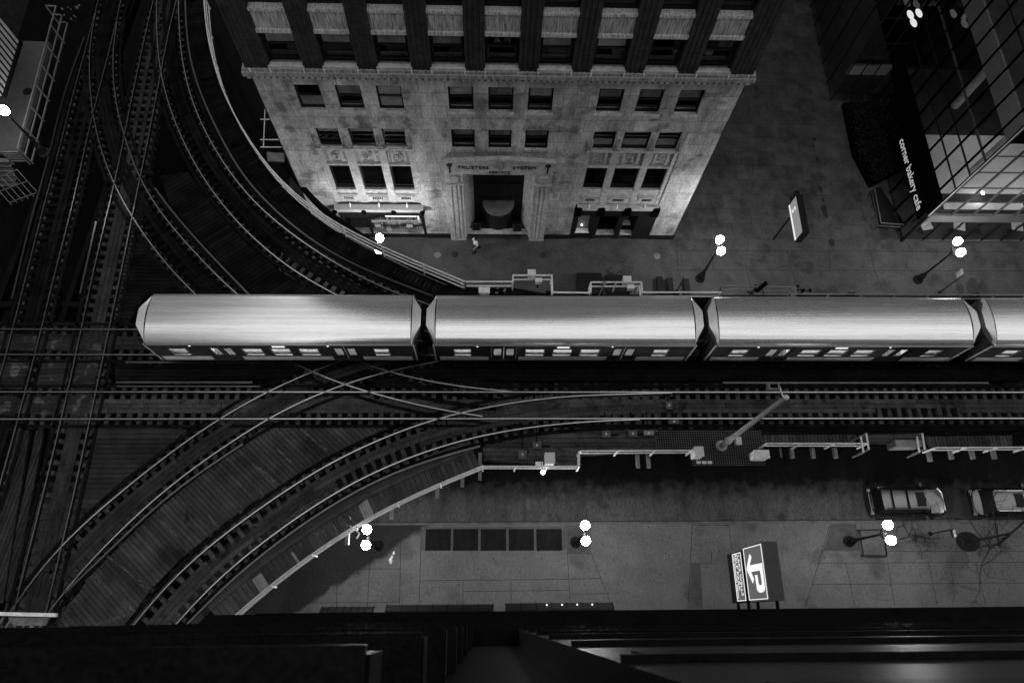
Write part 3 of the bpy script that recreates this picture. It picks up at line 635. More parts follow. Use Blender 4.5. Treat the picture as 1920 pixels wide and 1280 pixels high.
# ------------------------------------------------------------------ train
def train_profile():
    """half roof section: (y, z) from eave over the crown, with fine ribs"""
    P = []; R_ = 3.3; n = 50
    for i in range(n+1):
        y = -1.14+2.28*i/n; z = 3.66-(R_-math.sqrt(R_*R_-y*y))
        P.append((y, z+(.0018 if i % 2 else 0)))
    y0, z0 = P[-1]; S = []
    for y, dz in ((1.24, -.055), (1.31, -.125), (1.355, -.21), (1.37, -.29)): S.append((y, z0+dz))
    return [(-y, z) for y, z in S[::-1]] + P + S
def carriage(train, x0, last=False):
    L = 14.38; yc = 14.517; z0 = ZR; x1 = x0+L
    body = MB()     # far wall, ends, floor
    car = MB().box(x0+.5, yc-1.3, z0+.55, x1-.5, yc+1.3, z0+1.0)
    car = car.build('carriage', STL, train)
    if x0 < -10: car['label'] = 'leading carriage at the left end'
    pr = train_profile()
    # roof with ribs
    xa, xb = x0+.5, x1-.5; b = MB(); n = len(pr); v = []
    for x in (xa, xb): v += [(x, yc+y, z0+z) for y, z in pr]
    b.add(v, [(i, i+1, n+i+1, n+i) for i in range(n-1)]); b.build('roof', ROOF, car)
    # end caps
    for sd, xe, xo in ((-1, xa, x0), (1, xb, x1)):
        rings = []
        for t_, k, dz in ((0, 1, 0), (.12, 1.0, .02), (.55, .97, .0), (1.0, .84, -.05)):
            ring = []
            for y, z in pr:
                yy = y*k; f = min(1, abs(y)/1.36)
                x = xe + (xo-xe)*t_*(1-.78*max(0, (f-.38)/.62)**1.1)
                ring.append((x, yc+yy if t_ else yc+y, z0+(z if t_ == 0 else 3.2+(z-3.2)*(1-.06*t_))+dz*(1-f)))
            rings.append(ring)
        b = MB(); v = sum(rings, [])
        m = len(rings); fs = [(k*n+i, k*n+i+1, (k+1)*n+i+1, (k+1)*n+i) for k in range(1, m-1) for i in range(n-1)]
        b.add(v, fs); b.build('end_cap', CAP, car, True)
        b = MB().add(rings[0]+rings[1], [(i, i+1, n+i+1, n+i) for i in range(n-1)]); b.build('cap_seam', STL, car)
        # end wall: faceted plan
        b = MB(); pl = [(xe, -1.38), (xe+(xo-xe)*.25, -1.34), (xe+(xo-xe)*.85, -.55), (xe+(xo-xe)*.85, .55), (xe+(xo-xe)*.25, 1.34), (xe, 1.38)]
        b.poly([(x, yc+y) for x, y in (pl if sd > 0 else pl[::-1])], z0+.85, z0+3.17); b.build('end_wall', CARD, car)
        q = MB(); x2 = xe+(xo-xe)*.55
        q.bar((x2+sd*.06, yc-.98, z0+2.0), (x2+sd*.06, yc-.98, z0+2.9), .5, .02); q.build('end_window', GLS, car)
        MB().bar((xe+(xo-xe)*.25, yc-1.36, z0+.9), (xe+(xo-xe)*.25, yc-1.36, z0+3.15), .06).build('corner_post', GALV, car)
    # side walls with openings
    xm = (x0+x1)/2; D = [xm-3.18, xm+3.18]; W_ = []
    for c, w in ((xm-5.35, .95), (xm-1.55, 1.05), (xm-.1, 1.05), (xm+1.35, 1.05), (xm+5.1, .85)): W_.append((c-w/2, c+w/2))
    W_.insert(1, (xm-6.2, xm-5.95)) if 0 else None
    for sd in (-1, 1):
        ys = yc+sd*1.40; b = MB()
        holes = [(a, c, 1.75, 2.72) for a, c in W_] + [(d-.66, d+.66, 1.0, 2.95) for d in D]
        xs = sorted({xa, xb} | {h[0] for h in holes} | {h[1] for h in holes}); zs = sorted({.85, 3.18} | {h[2] for h in holes} | {h[3] for h in holes})
        for i in range(len(xs)-1):
            for j in range(len(zs)-1):
                mx, mz = (xs[i]+xs[i+1])/2, (zs[j]+zs[j+1])/2
                if not any(h[0] < mx < h[1] and h[2] < mz < h[3] for h in holes):
                    b.box(xs[i], min(ys, ys-sd*.06), z0+zs[j], xs[i+1], max(ys, ys-sd*.06), z0+zs[j+1])
        b.build('side_wall', CARD, car)
        b = MB()
        segs = [(xa+.1, D[0]-.8), (D[0]+.8, D[1]-.8), (D[1]+.8, xb-.1)]
        for a, c in segs:
            for k in range(5): b.box(a, ys+sd*.004 if sd > 0 else ys-.022, z0+1.06+k*.09, c, ys+.022 if sd > 0 else ys-.004, z0+1.12+k*.09)
            b.box(a, ys+(.0 if sd > 0 else -.012), z0+1.02, c, ys+(.012 if sd > 0 else 0), z0+1.52)
        b.build('side_panel', M('pale_side_panel', .85, .35, metal=.25, var=.15, scale=1.5) if 'pale_side_panel' not in bpy.data.materials else bpy.data.materials['pale_side_panel'], car)
        MB().box(xa-.1, ys-.03, z0+3.14, xb+.1, ys+.03, z0+3.20).build('gutter', CARW, car)
        for a, c in W_:
            w = MB()
            for p in ((a, 1.75, c, 1.80), (a, 2.67, c, 2.72), (a, 1.80, a+.05, 2.67), (c-.05, 1.80, c, 2.67), (a+.05, 2.30, c-.05, 2.335)): w.box(p[0], ys-.035, z0+p[1], p[2], ys+.035, z0+p[3])
            w = w.build('window', CARW, car)
        for d in D:
            for k in (-1, 1):
                a, c = (d-.65, d-.02) if k < 0 else (d+.02, d+.65); q = MB()
                q.box(a, ys-sd*.05-.02, z0+1.0, c, ys-sd*.05+.02, z0+1.65); q.box(a, ys-sd*.05-.02, z0+2.6, c, ys-sd*.05+.02, z0+2.92)
                q.box(a, ys-sd*.05-.02, z0+1.65, a+.12, ys-sd*.05+.02, z0+2.6); q.box(c-.12, ys-sd*.05-.02, z0+1.65, c, ys-sd*.05+.02, z0+2.6)
                q.build('door', CARD, car)
        if sd < 0:
            MB().box(xm-.42, ys-.03, z0+2.9, xm+.22, ys+.0, z0+3.02).build('destination_sign', SIGNL, car)
            for k in (-4.6, 2.4): MB().box(xm+k, ys-.03, z0+3.04, xm+k+.09, ys, z0+3.09).build('marker_lamp', GLOWD, car)
    # interior
    MB().box(xa, yc-1.33, z0+1.0, xb, yc+1.33, z0+1.06).build('floor', GALD, car)
    b = MB()
    for a, c in ((xa+.4, D[0]-.75), (D[0]+.75, D[1]-.75), (D[1]+.75, xb-.3)):
        for sd in (-1, 1): b.box(a, yc+sd*1.32 - (.45 if sd > 0 else 0), z0+1.06, c, yc+sd*1.32+(.45 if sd < 0 else 0), z0+1.48)
        for sd in (-1, 1): b.box(a, yc+sd*1.30 - (.06 if sd > 0 else 0), z0+1.48, c, yc+sd*1.30+(.06 if sd < 0 else 0), z0+1.9)
    b.build('seat', M('pale_seat', .75, .6, var=.3, scale=4) if 'pale_seat' not in bpy.data.materials else bpy.data.materials['pale_seat'], car)
    MB().box(xa+.3, yc-.5, z0+3.05, xb-.3, yc-.38, z0+3.09).box(xa+.3, yc+.38, z0+3.05, xb-.3, yc+.5, z0+3.09).build('ceiling_light', EM('carriage_light', 8.5) if 'carriage_light' not in bpy.data.materials else bpy.data.materials['carriage_light'], car)
    # wheels and coupler
    for k in (1.6, 3.5, L-3.5, L-1.6):
        MB().tube((x0+k, yc-.78, z0+.36), (x0+k, yc+.78, z0+.36), .36, n=16).build('wheel', STL, car)
    MB().lathe((x0+.95, yc-.95, z0+3.35), [(.09, -.05), (.09, .05), (.05, .08)], 12).build('roof_vent', GALD, car)
    # gap fittings on the right-hand end
    if not last:
        b = MB().bar((x1-.5, yc, z0+.8), (x1+1.1, yc, z0+.8), .18)
        for zz in (1.3, 1.65, 2.0, 2.35):
            for yy in (-1.05, 1.05): b.bar((x1-.3, yc+yy, z0+zz), (x1+.93, yc+yy, z0+zz), .03)
        b.build('coupling', STL, car)
    return car
train = thing('elevated_train', (-18.05, 14.517, ZR), 'long ribbed silver elevated train crossing the picture', 'train')
for k in range(4): carriage(train, -17.98+k*14.66, k == 3)

# ------------------------------------------------------------------ stone building
T = thing('stone_office_building', (.5, 25, 0), 'tall stone and dark brick office building with carved entrance in the middle', 'building')
XC = .5
def win(name_parent, x0, x1, z0, z1, Y, blind=.5, low=0, mat=BLD, fr=.09, depth=.3, bar=.5):
    depth = min(depth, .22)
    """one sash window set back in its opening"""
    yb = Y+depth; f = MB()
    f.box(x0, yb-.05, z0, x0+fr, yb+.06, z1).box(x1-fr, yb-.05, z0, x1, yb+.06, z1).box(x0+fr, yb-.05, z0, x1-fr, yb+.06, z0+fr*1.3).box(x0+fr, yb-.05, z1-fr, x1-fr, yb+.06, z1)
    if bar: zc = z0+(z1-z0)*bar; f.box(x0+fr, yb-.045, zc-.05, x1-fr, yb+.05, zc+.05)
    w = f.build('window', FRM, name_parent)
    MB().box(x0+fr, yb+.015, z0+fr, x1-fr, yb+.03, z1-fr).build('pane', CGLASS, w)
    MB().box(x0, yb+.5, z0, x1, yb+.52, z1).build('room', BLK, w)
    if blind: MB().box(x0+fr, yb+.045, z1-fr-(z1-z0)*blind*1.12, x1-fr, yb+.055, z1-fr).build('blind', mat, w)
    if low: MB().box(x0+fr, yb+.045, z0+fr, x1-fr, yb+.055, z0+fr+(z1-z0)*low).build('blind', mat, w)
    return w
def wallholes(x0, x1, z0, z1, holes, Y, depth):
    b = MB(); xs = sorted({x0, x1} | {v for h in holes for v in h[:2]}); zs = sorted({z0, z1} | {v for h in holes for v in h[2:]})
    for i in range(len(xs)-1):
        for j in range(len(zs)-1):
            mx, mz = (xs[i]+xs[i+1])/2, (zs[j]+zs[j+1])/2
            if not any(h[0] < mx < h[1] and h[2] < mz < h[3] for h in holes):
                b.add([(xs[i], Y, zs[j]), (xs[i+1], Y, zs[j]), (xs[i+1], Y, zs[j+1]), (xs[i], Y, zs[j+1])], [(0, 1, 2, 3)])
    for a, c, d, e in holes:
        y2 = Y+depth
        b.add([(a, Y, d), (a, y2, d), (a, y2, e), (a, Y, e)], [(0, 1, 2, 3)]); b.add([(c, Y, d), (c, y2, d), (c, y2, e), (c, Y, e)], [(3, 2, 1, 0)])
        b.add([(a, Y, d), (c, Y, d), (c, y2, d), (a, y2, d)], [(0, 1, 2, 3)]); b.add([(a, Y, e), (c, Y, e), (c, y2, e), (a, y2, e)], [(3, 2, 1, 0)])
    return b
rowA = [XC+k for k in (-9.82, -7.77, -5.71, -2.07, -.01, 2.05, 5.67, 7.74, 9.82)]
colW = [[(-9.68, -8.42), (-7.90, -6.50), (-6.05, -4.77)], [(5.72, 6.99), (7.42, 8.95), (9.36, 10.65)]]
rowB = [(rowA[k]-.65, rowA[k]+.65) for k in (3, 4, 5)]
LB, RB = (-9.95, -4.5), (5.5, 10.92)
holes = [(x-.65, x+.65, 13.31, 15.18) for x in rowA] + [(a, c, 10.10, 11.85) for a, c in rowB] + [(*LB, .6, 11.83), (*RB, .6, 11.83), (-1.72, 2.66, .6, 8.05)]
wallholes(-11.85, 12.85, .6, 15.86, holes, 25.0, .45).build('stone_wall', LST, T)
for a, c in ((-11.9, -10.05), (-4.4, -1.8), (2.75, 5.45), (11.05, 12.9)): MB().box(a, 24.93, 0, c, 25.3, .62).build('black_plinth', FRM, T)
b = MB().box(-11.85, 25.55, 0, -11.45, 50, 62).box(12.45, 25.55, 0, 12.85, 50, 62).box(-11.45, 49.6, 0, 12.45, 50, 62).box(-11.45, 28.6, 15.9, 12.45, 28.9, 62).box(-11.45, 28.6, 0, 12.45, 28.9, 15.9)
b.build('side_and_rear_wall', BRK, T)
MB().box(-11.85, 25.0, .0, -11.8, 25.55, 15.86).box(12.8, 25.0, 0, 12.85, 25.55, 15.86).build('corner_stone', LST, T)
for i, x in enumerate(rowA):
    bl, lo, mt = [(0, .40, BLD), (.42, 0, BLD), (.40, .46, BLDL), (.36, 0, BLDL), (.36, 0, BLD), (.42, 0, BLDL), (.38, 0, BLD), (.38, 0, BLD), (.38, 0, BLD)][i]
    win(T, x-.65, x+.65, 13.31, 15.18, 25.0, bl, lo, mt)
    MB().box(x-.72, 24.86, 13.10, x+.72, 25.2, 13.30).build('sill', LST2, T)
for i, (a, c) in enumerate(rowB):
    win(T, a, c, 10.10, 11.85, 25.0, .35, 0, BLD); MB().box(a-.06, 24.9, 9.92, c+.06, 25.2, 10.09).build('sill', LSTD, T)
for s, (P0, P1) in enumerate((LB, RB)):
    for i, (a, c) in enumerate(colW[s]):
        win(T, a, c, 10.12, 11.81, 25.08, .30 if s == 0 else .22, .52 if s else 0, BLD if s == 0 else BLDL, depth=.32)
        win(T, a, c, 5.82 if s == 0 else 6.05, 8.31, 25.08, .0, .08, BLD, depth=.32, bar=.12)
        # relief panels between the storeys
        b = MB().box(a, 25.22, 8.45, c, 25.34, 9.95); w = c-a
        b.box(a+w*.16, 25.14, 8.6, a+w*.28, 25.22, 9.75).box(a+w*.74, 25.14, 8.6, a+w*.86, 25.22, 9.75).box(a-.02, 25.05, 8.36, c+.02, 25.22, 8.50)
        R_ = random.Random(i+s*9)
        for k in range(26): 
            xx, zz = a+w*R_.uniform(.34, .68), R_.uniform(8.65, 9.7); b.obox((xx, 25.2, zz), (R_.uniform(.05, .16), .07, R_.uniform(.05, .2)), 0)
        for k in range(8): b.box(a+.03, 25.16, 8.6+k*.145, a+w*.12, 25.22, 8.69+k*.145).box(c-w*.12, 25.16, 8.6+k*.145, c-.03, 25.22, 8.69+k*.145)
        b.build('relief_panel', LST2, T)
        # low lettered band under the tall windows
        b = MB().box(a, 25.1, 4.42, c, 25.3, 5.8 if s == 0 else 6.03).box(a+.1, 25.04, 4.75, c-.1, 25.1, 5.15).box(a, 25.0, 5.3, c, 25.1, 5.4)
        b.build('sill_band', LST2, T)
        q = MB()
        for k in range(6): q.box(a+w*(.27+k*.08), 25.02, 4.84, a+w*(.27+k*.08)+.07, 25.04, 5.06)
        q.build('carved_mark', FRM, T)
        c2 = (a+c)/2; sp = MB().tube((c2, 24.75, 4.35), (c2, 24.95, 4.6), .05, .03, 8).build('spot_lamp', GALV, T)
    # slim pilasters and their carved heads
    W3 = colW[s]; Z0 = 4.4
    for a, c in ((P0, W3[0][0]), (W3[0][1], W3[1][0]), (W3[1][1], W3[2][0]), (W3[2][1], P1)):
        b = MB().box(a+.003, 25.06, Z0, c-.003, 25.45, 11.83); b.build('pilaster', LST2, T)
        m = (a+c)/2; b = MB()
        b.lathe((m, 25.02, 10.75), [(.02, -.42), (.14, -.3), (.19, 0), (.16, .22), (.02, .38)], 10).box(a+.02, 24.98, 10.1, c-.02, 25.06, 10.35)
        b.build('carved_head', LSTD, T, True)
    MB().box(P0, 24.94, 9.98, P1, 25.06, 10.10).build('sill', LST2, T)
    MB().box(P0+.003, 25.3, 3.9, P1-.003, 25.44, 4.42).build('backing_wall', LST2, T)
# cornice of the left shop front is a lit stone shelf, the right one is plain
MB().box(-10.12, 24.62, 3.92, -4.38, 25.05, 4.22).box(-10.05, 24.72, 3.78, -4.42, 25.05, 3.92).build('shelf', M('pale_stone_shelf', .42, .7, var=.15), T)
MB().box(5.6, 24.85, 3.95, 10.95, 25.05, 4.42).build('shelf', LST2, T)
for s, xs_ in enumerate(((-10.1, -8.22, -6.32, -4.45), (5.72, 7.22, 8.96, 10.85))):
    for x in xs_:
        b = MB()
        if s == 0: b.lathe((x, 24.6, 3.98), [(.03, -.22), (.15, -.12), (.17, .08), (.05, .2)], 10).bar((x, 24.7, 3.9), (x, 24.9, 3.6), .12)
        else:
            b.tube((x, 24.8, 4.12), (x, 25.1, 4.12), .24, n=14).box(x-.24, 24.8, 3.3, x+.24, 25.1, 4.12)
        b.build('bracket', BLK, T, False)
# shop fronts
def shopfront():
    f = MB()
    f.box(-10.03, 24.95, 3.0, -4.45, 25.2, 3.78).box(-10.03, 24.97, 0, -9.85, 25.3, 3.0).box(-4.62, 24.97, 0, -4.45, 25.3, 3.0).box(-9.85, 24.97, 0, -4.62, 25.25, .5).box(-8.3, 25.0, .5, -8.15, 25.15, 3.0).box(-9.85, 25.0, 2.6, -8.3, 25.1, 3.0)
    f = f.build('shop_front', FRM, T)
    MB().box(-8.15, 25.06, .5, -4.62, 25.08, 3.0).box(-9.85, 25.06, .5, -8.3, 25.08, 2.6).build('shop_window', CGLASS, f)
    MB().box(-9.9, 25.3, 0, -4.5, 28.5, .1).box(-9.9, 28.3, 0, -4.5, 28.5, 3.4).box(-9.9, 25.3, 3.3, -4.5, 28.5, 3.4).build('shop_interior', M('shop_interior', .06, .7, var=.6, scale=4), f)
    b = MB()
    for k in range(3): b.box(-8.0, 25.25, .8+k*.55, -4.7, 25.45, .84+k*.55)
    b.build('display_shelf', GALD, f)
    g = MB(); R_ = random.Random(3)
    for k in range(3):
        for j in range(22): x = -7.95+j*.148; g.box(x, 25.22, .84+k*.55, x+R_.uniform(.05, .12), 25.36, .84+k*.55+R_.uniform(.06, .24))
    g.build('goods', M('shop_goods', .4, .5, isl=.9, var=.3), f)
    MB().box(-7.1, 25.2, 2.42, -5.0, 25.28, 2.5).box(-4.95, 25.2, 2.0, -4.85, 25.28, 2.7).build('tube_lamp', GLOWD, f)
    MB().box(-8.05, 25.02, 1.98, -4.72, 25.045, 2.3).build('banner', M('pale_banner', .38, .7, var=.3), f)
    text('Morgen Tradition 50% Off', .25, (-7.75, 25.01, 2.05), (1, 0, 0), (0, 0, 1), FRM, f, 'lettering', .004, squash=1.05)
    b = MB().box(-7.9, 25.0, 1.45, -7.5, 25.02, 1.8).box(-5.75, 25.0, 1.42, -5.35, 25.02, 1.8).box(-7.2, 25.0, .95, -6.8, 25.02, 1.2).box(-7.15, 25.0, .7, -6.8, 25.02, .85)
    b.build('window_notice', M('paper_notice', .45, .7, var=.3), f)
    # right-hand front with two lit recesses
    f = MB()
    f.box(5.55, 24.95, 3.2, 11.05, 25.2, 3.95).box(5.5, 24.97, 0, 5.85, 25.6, 3.2).box(6.75, 24.97, 0, 7.3, 26.4, 3.2).box(8.6, 24.97, 0, 8.95, 26.4, 3.2).box(9.85, 24.97, 0, 11.1, 25.6, 3.2).box(5.85, 25.0, 0, 6.75, 25.5, .9).box(5.4, 26.8, 0, 11.2, 27, 3.95)
    f.build('shop_front', FRM, T)
    for q_ in ((5.9, 25.3, 1.1, 6.7, 25.36, 3.1), (9.0, 25.9, 1.3, 9.6, 25.96, 3.1)): MB().box(*q_).build('display_case', M('pale_display', .3, .6, var=.2) if 'pale_display' not in bpy.data.materials else bpy.data.materials['pale_display'], T)
    MB().box(5.8, 24.95, .92, 6.8, 25.3, 1.02).box(8.98, 25.5, 1.1, 9.7, 25.9, 1.18).build('display_ledge', GALV, T)
    MB().lathe((6.25, 25.2, 1.55), [(.01, -.05), (.06, 0), (.01, .05)], 8).build('display_lamp', GLOW, T)
    MB().poly([(7.35, 25.0), (8.55, 25.0), (8.3, 26.2), (7.6, 26.2)], .14, .146).poly([(9.0, 25.0), (9.8, 25.0), (9.65, 26.0), (9.1, 26.0)], .14, .146).build('door_mat', PAVE, T)
shopfront()
# pavement strip lamps that light the stone from below (small uplights on the shelf)
for x in (-7.2, -8.9, -5.4): pass
# entrance portal
for a, c in ((-2.78, -1.72), (2.66, 3.68)):
    P = MB(); P.box(a, 24.75, .0, c, 25.1, 8.05); P.box(a+.2, 24.68, .6, a+.32, 24.75, 7.0); P.box(c-.32, 24.68, .6, c-.2, 24.75, 7.0); P.box(a+.42, 24.70, .6, c-.42, 24.75, 6.9)
    P.box(a-.05, 24.62, 7.0, c+.05, 24.75, 7.1); P.box(a+.28, 24.66, 7.2, c-.28, 24.75, 7.85)
    P.build('portal_pilaster', LST2, T)
b = MB()
for sd, xo, xi in ((-1, -1.72, -1.15), (1, 2.66, 2.12)):
    b.add([(xo, 25.0, 0), (xi, 26.4, 0), (xi, 26.4, 8.05), (xo, 25.0, 8.05)], [(0, 1, 2, 3) if sd > 0 else (3, 2, 1, 0)])
    for k in range(9):
        z = 1.0+k*.78; p = Vector((xo*.8+xi*.2, 25.28, z)); q = Vector((xo*.25+xi*.75, 26.05, z+.62)); b.bar(p, q, .07, .16)
b.build('carved_jamb', LST2, T)
MB().box(-2, 26.4, 0, 3, 26.6, 8.3).build('door_recess', BRONZE, T)
q = MB()
for k in range(7): q.box(-1.05+k*.5, 26.32, 2.9, -.95+k*.5, 26.4, 7.8)
for z in (3.0, 4.6, 6.2, 7.7): q.box(-1.1, 26.34, z, 2.1, 26.4, z+.12)
q.build('bronze_screen', BRONZE, T)
MB().box(-1.75, 25.0, 8.05, 2.7, 26.6, 8.2).build('portal_soffit', LSTD, T)
pn = MB().add([(-2.8, 24.72, 8.05), (3.72, 24.72, 8.05), (3.72, 24.72, 9.25), (XC, 24.72, 9.55), (-2.8, 24.72, 9.25), (-2.8, 25.05, 8.05), (3.72, 25.05, 8.05), (3.72, 25.05, 9.25), (XC, 25.05, 9.55), (-2.8, 25.05, 9.25)],
              [(0, 1, 2, 3, 4), (0, 5, 6, 1), (1, 6, 7, 2), (2, 7, 8, 3), (3, 8, 9, 4), (4, 9, 5, 0)])
pn = pn.build('name_panel', LST2, T)
MB().bar((-2.85, 24.72, 9.3), (XC, 24.72, 9.62), .16, .1).bar((XC, 24.72, 9.62), (3.77, 24.72, 9.3), .16, .1).build('moulding', LST2, pn)
LT = M('cut_lettering', .035, .9)
text('TRUSTEES', .42, (-2.0, 24.70, 8.62), (1, 0, 0), (0, 0, 1), LT, pn, 'lettering', .01, 1.0)
text('SYSTEM', .42, (1.25, 24.70, 8.62), (1, 0, 0), (0, 0, 1), LT, pn, 'lettering', .01, 1.0)
text('SERVICE', .36, (XC, 24.70, 8.18), (1, 0, 0), (0, 0, 1), LT, pn, 'lettering', .01, 1.0, cx=True)
MB().tube((XC, 24.69, 8.95), (XC, 24.74, 8.95), .38, n=24).build('round_emblem', LSTD, pn)
for x in (-2.45, 3.35): MB().tube((x, 24.69, 8.98), (x, 24.74, 8.98), .17, n=12).bar((x, 24.70, 8.9), (x, 24.70, 8.25), .1, .04).build('torch_emblem', LT, pn)
# revolving door drum under the arch
MB().lathe((XC, 26.3, 2.55), [(1.08, 0), (1.08, .12)], 28).build('revolving_door_roof', M('dull_drum_roof', .16, .6, var=.3), T)
MB().lathe((XC, 26.3, .15), [(.98, 0), (.98, 2.4)], 24).build('revolving_door', BRONZE, T)
MB().box(-1.1, 24.9, .14, 2.1, 26.3, .2).build('doorstep', PAVE, T)
# cornice and dentils
MB().box(-12.05, 24.62, 16.12, 13.05, 25.3, 16.38).box(-11.95, 24.75, 15.86, 12.95, 25.3, 15.90).box(-12.0, 24.7, 16.38, 13.0, 25.3, 16.55).box(-11.95, 24.85, 15.90, 12.95, 25.3, 16.12).build('cornice', LSTD, T)
for k in range(81): x = -11.9+k*.307; MB().box(x, 24.68, 15.92, x+.17, 24.85, 16.10).build('dentil', LST2, T)
for k in range(9):
    x = XC+(k-4)*2.585; MB().box(x-.86, 24.72, 16.55, x+.86, 25.0, 16.72).build('carved_ledge', LST2, T)
for k in range(10):
    x = XC+(k-4.5)*2.585
    for s in (-.49, .49): MB().box(x+s-.02, 24.66, 16.38, x+s+.02, 24.71, 16.60).build('pale_joint', GALV, T)
# brick piers and window bays
for k in range(10):
    x = XC+(k-4.5)*2.585; a, c = x-.49, x+.49
    if k == 0: a = -11.85
    if k == 9: c = 12.85
    b = MB(); n = int(round((c-a)/.12)); w = (c-a)/n
    for i in range(n): b.box(a+i*w+.012, 24.76+(.03 if i % 2 else 0), 16.55, a+(i+1)*w, 25.3, 62)
    b.build('brick_pier', BRK, T)
for fl in range(2):
    zb = 16.72+fl*4.0-(.0 if fl else 0)
    for k in range(9):
        x = XC+(k-4)*2.585; z0, z1 = (16.74, 18.70) if fl == 0 else (20.1, 22.1)
        bl = [.44, .44, .44, .42, 0, .44, .44, 0, 0][k] if fl == 0 else 0
        win(T, x-.75, x+.75, z0, z1, 25.0, bl, 0, BLDL if k == 6 else BLD, depth=.28, fr=.1)
        z2 = z1; h = 1.36
        sp = MB().box(x-.8, 24.92, z2+.2, x+.8, 25.2, z2+h-.14).box(x-.86, 24.80, z2, x+.86, 25.2, z2+.2).box(x-.86, 24.82, z2+h-.14, x+.86, 25.2, z2+h)
        for i in range(12): sp.box(x-.72+i*.123, 24.88, z2+.24, x-.66+i*.123, 24.92, z2+h-.3)
        sp.build('spandrel', M('stained_spandrel', .42, .85, var=.8, scale=5, stretch=(2.5, 2.5, .3), fine=.3) if 'stained_spandrel' not in bpy.data.materials else bpy.data.materials['stained_spandrel'], T)
for k in range(9):
    x = XC+(k-4)*2.585; MB().box(x-.85, 25.2, 23.5, x+.85, 25.4, 62).build('upper_bay', BLK, T)
MB().box(-4.6, 24.6, 18.6, -4.3, 24.8, 18.68).build('small_lamp', GLOWD, T) if 0 else None
# fixed to the left of the wall: dark escape frame in the side lane
t = thing('fire_escape', (-12.6, 27, 0), 'thin pale escape frame in the dark lane left of the stone building', 'fire escape')
b = MB()
for v in (224, 262, 276): p, q = G(488, v, 7.2), G(528, v, 7.2); b.bar(p, q, .05)
b.bar(G(497, 205, 7.2), G(494, 276, 7.2), .05); b.build('frame', GALV, t)
MB().poly([(p.x, p.y) for p in px([(500, 285), (533, 287), (533, 303), (502, 302)], 7)], 6.9, 7.0).build('landing', GALD, t)

# small low things outside the stone building
def planter(label, u, v):
    c = G(u, v, .5); t = thing('planter', (c.x, c.y, .14), label, 'planter', 'planters at the entrance')
    MB().box(c.x-.3, c.y-.28, .14, c.x+.3, c.y+.28, .6).build('box', M('planter_stone', .13, .7) if 'planter_stone' not in bpy.data.materials else bpy.data.materials['planter_stone'], t)
    MB().box(c.x-.25, c.y-.23, .6, c.x+.25, c.y+.23, .615).build('soil', SOIL, t)
planter('square planter on the left of the carved entrance', 893, 427); planter('square planter on the right of the carved entrance', 970, 429)
for i, (u, v, lab) in enumerate(((820, 478, 'pale round manhole cover left of the walking person'), (853, 477, 'dark round manhole cover nearest the walking person'), (1018, 479, 'left small manhole cover below the right shop front'), (1051, 479, 'right small manhole cover below the right shop front'), (1232, 480, 'small pale manhole cover near the corner of the stone building'))):
    c = G(u, v, .14); t = MB().lathe((c.x, c.y, .136), [(.24, 0), (.24, .012), (.17, .012), (.165, .006), (.01, .006)], 20).build('manhole_cover', M('cast_iron_'+str(i), (.2, .035, .05, .09, .2)[i], .5, metal=.3)); tag(t, lab, 'manhole cover', 'manhole covers')
MB_ = MB().box(5.05, 24.975, 1.0, 5.95-.1, 25.0-.001, 1.35)
for u, v, w_, d_, lab in ((1105, 533, 1.7, 1.6, 'dark flat planter bed behind the right railing bump'), (1158, 533, 1.6, 1.3, 'dark planter bed holding a bare shrub')):
    c = G(u, v, .3); t = thing('planter', (c.x, c.y, .14), lab, 'planter'); MB().box(c.x-w_/2, c.y-d_/2, .1, c.x+w_/2, c.y+d_/2, .45).build('box', FRM, t); MB().box(c.x-w_/2+.08, c.y-d_/2+.08, .45, c.x+w_/2-.08, c.y+d_/2-.08, .46).build('soil', SOIL, t)
for u, lab in ((1256, 'left dark bench end on'), (1262, ''), (1288, '')): pass
for i, u in enumerate((1238, 1257, 1288)):
    c = G(u, 538+(-2, 0, 2)[i], .45); t = thing('bench', (c.x, c.y, .14), ('left', 'middle', 'right')[i]+' of three dark slabs standing end on beside the lamp post', 'bench', 'dark slabs behind the railing')
    MB().box(c.x-.2, c.y-.9, .35, c.x+.2, c.y+.7, .5).build('seat', FRM, t); MB().box(c.x-.16, c.y-.7, 0, c.x+.16, c.y-.6, .35).box(c.x-.16, c.y+.5, 0, c.x+.16, c.y+.6, .35).build('leg', FRM, t)

# ------------------------------------------------------------------ glass building at the right
Gb = thing('glass_cafe_building', (29.4, 25, 0), 'glass walled cafe building with dark mullions at upper right', 'building')
X0, X1, Y0, Y1 = 29.4, 62, 25.0, 37.2
ML = M('dark_mullion', .03, .35, metal=.5, var=.2); MLP = M('pale_mullion', .12, .35, metal=.5, var=.2); BAND = M('grey_spandrel_band', .17, .5, var=.12); CARP = M('pale_carpet', .85, .9, var=.08, scale=6); INT = M('dim_interior', .05, .8, var=.3)
# south face
MB().box(X0, Y0-.06, 2.74, X1, Y0+.1, 3.6).build('spandrel_band', BAND, Gb)
MB().box(X0, Y0+.02, .25, X1, Y0+.04, 2.74).box(X0, Y0+.02, 3.6, X1, Y0+.04, 11.2).box(X0, Y0+.02, 12.75, X1, Y0+.04, 60).build('glass_wall', CGLASS, Gb)
b = MB(); bp = MB(); x = X0+.02; k = 0
while x < X1:
    (b).box(x-.035, Y0-.08, .14, x+.035, Y0+.02, 2.74); (bp).box(x-.03, Y0-.12, 3.6, x+.03, Y0+.02, 11.2); b.box(x-.035, Y0-.12, 12.7, x+.035, Y0+.02, 60); x += 1.43
b.build('mullion', ML, Gb); bp.build('mullion', MLP, Gb)
for z in (5.15, 6.75, 8.4, 10.0): MB().box(X0, Y0-.05, z-.03, X1, Y0+.02, z+.03).build('transom', MLP, Gb)
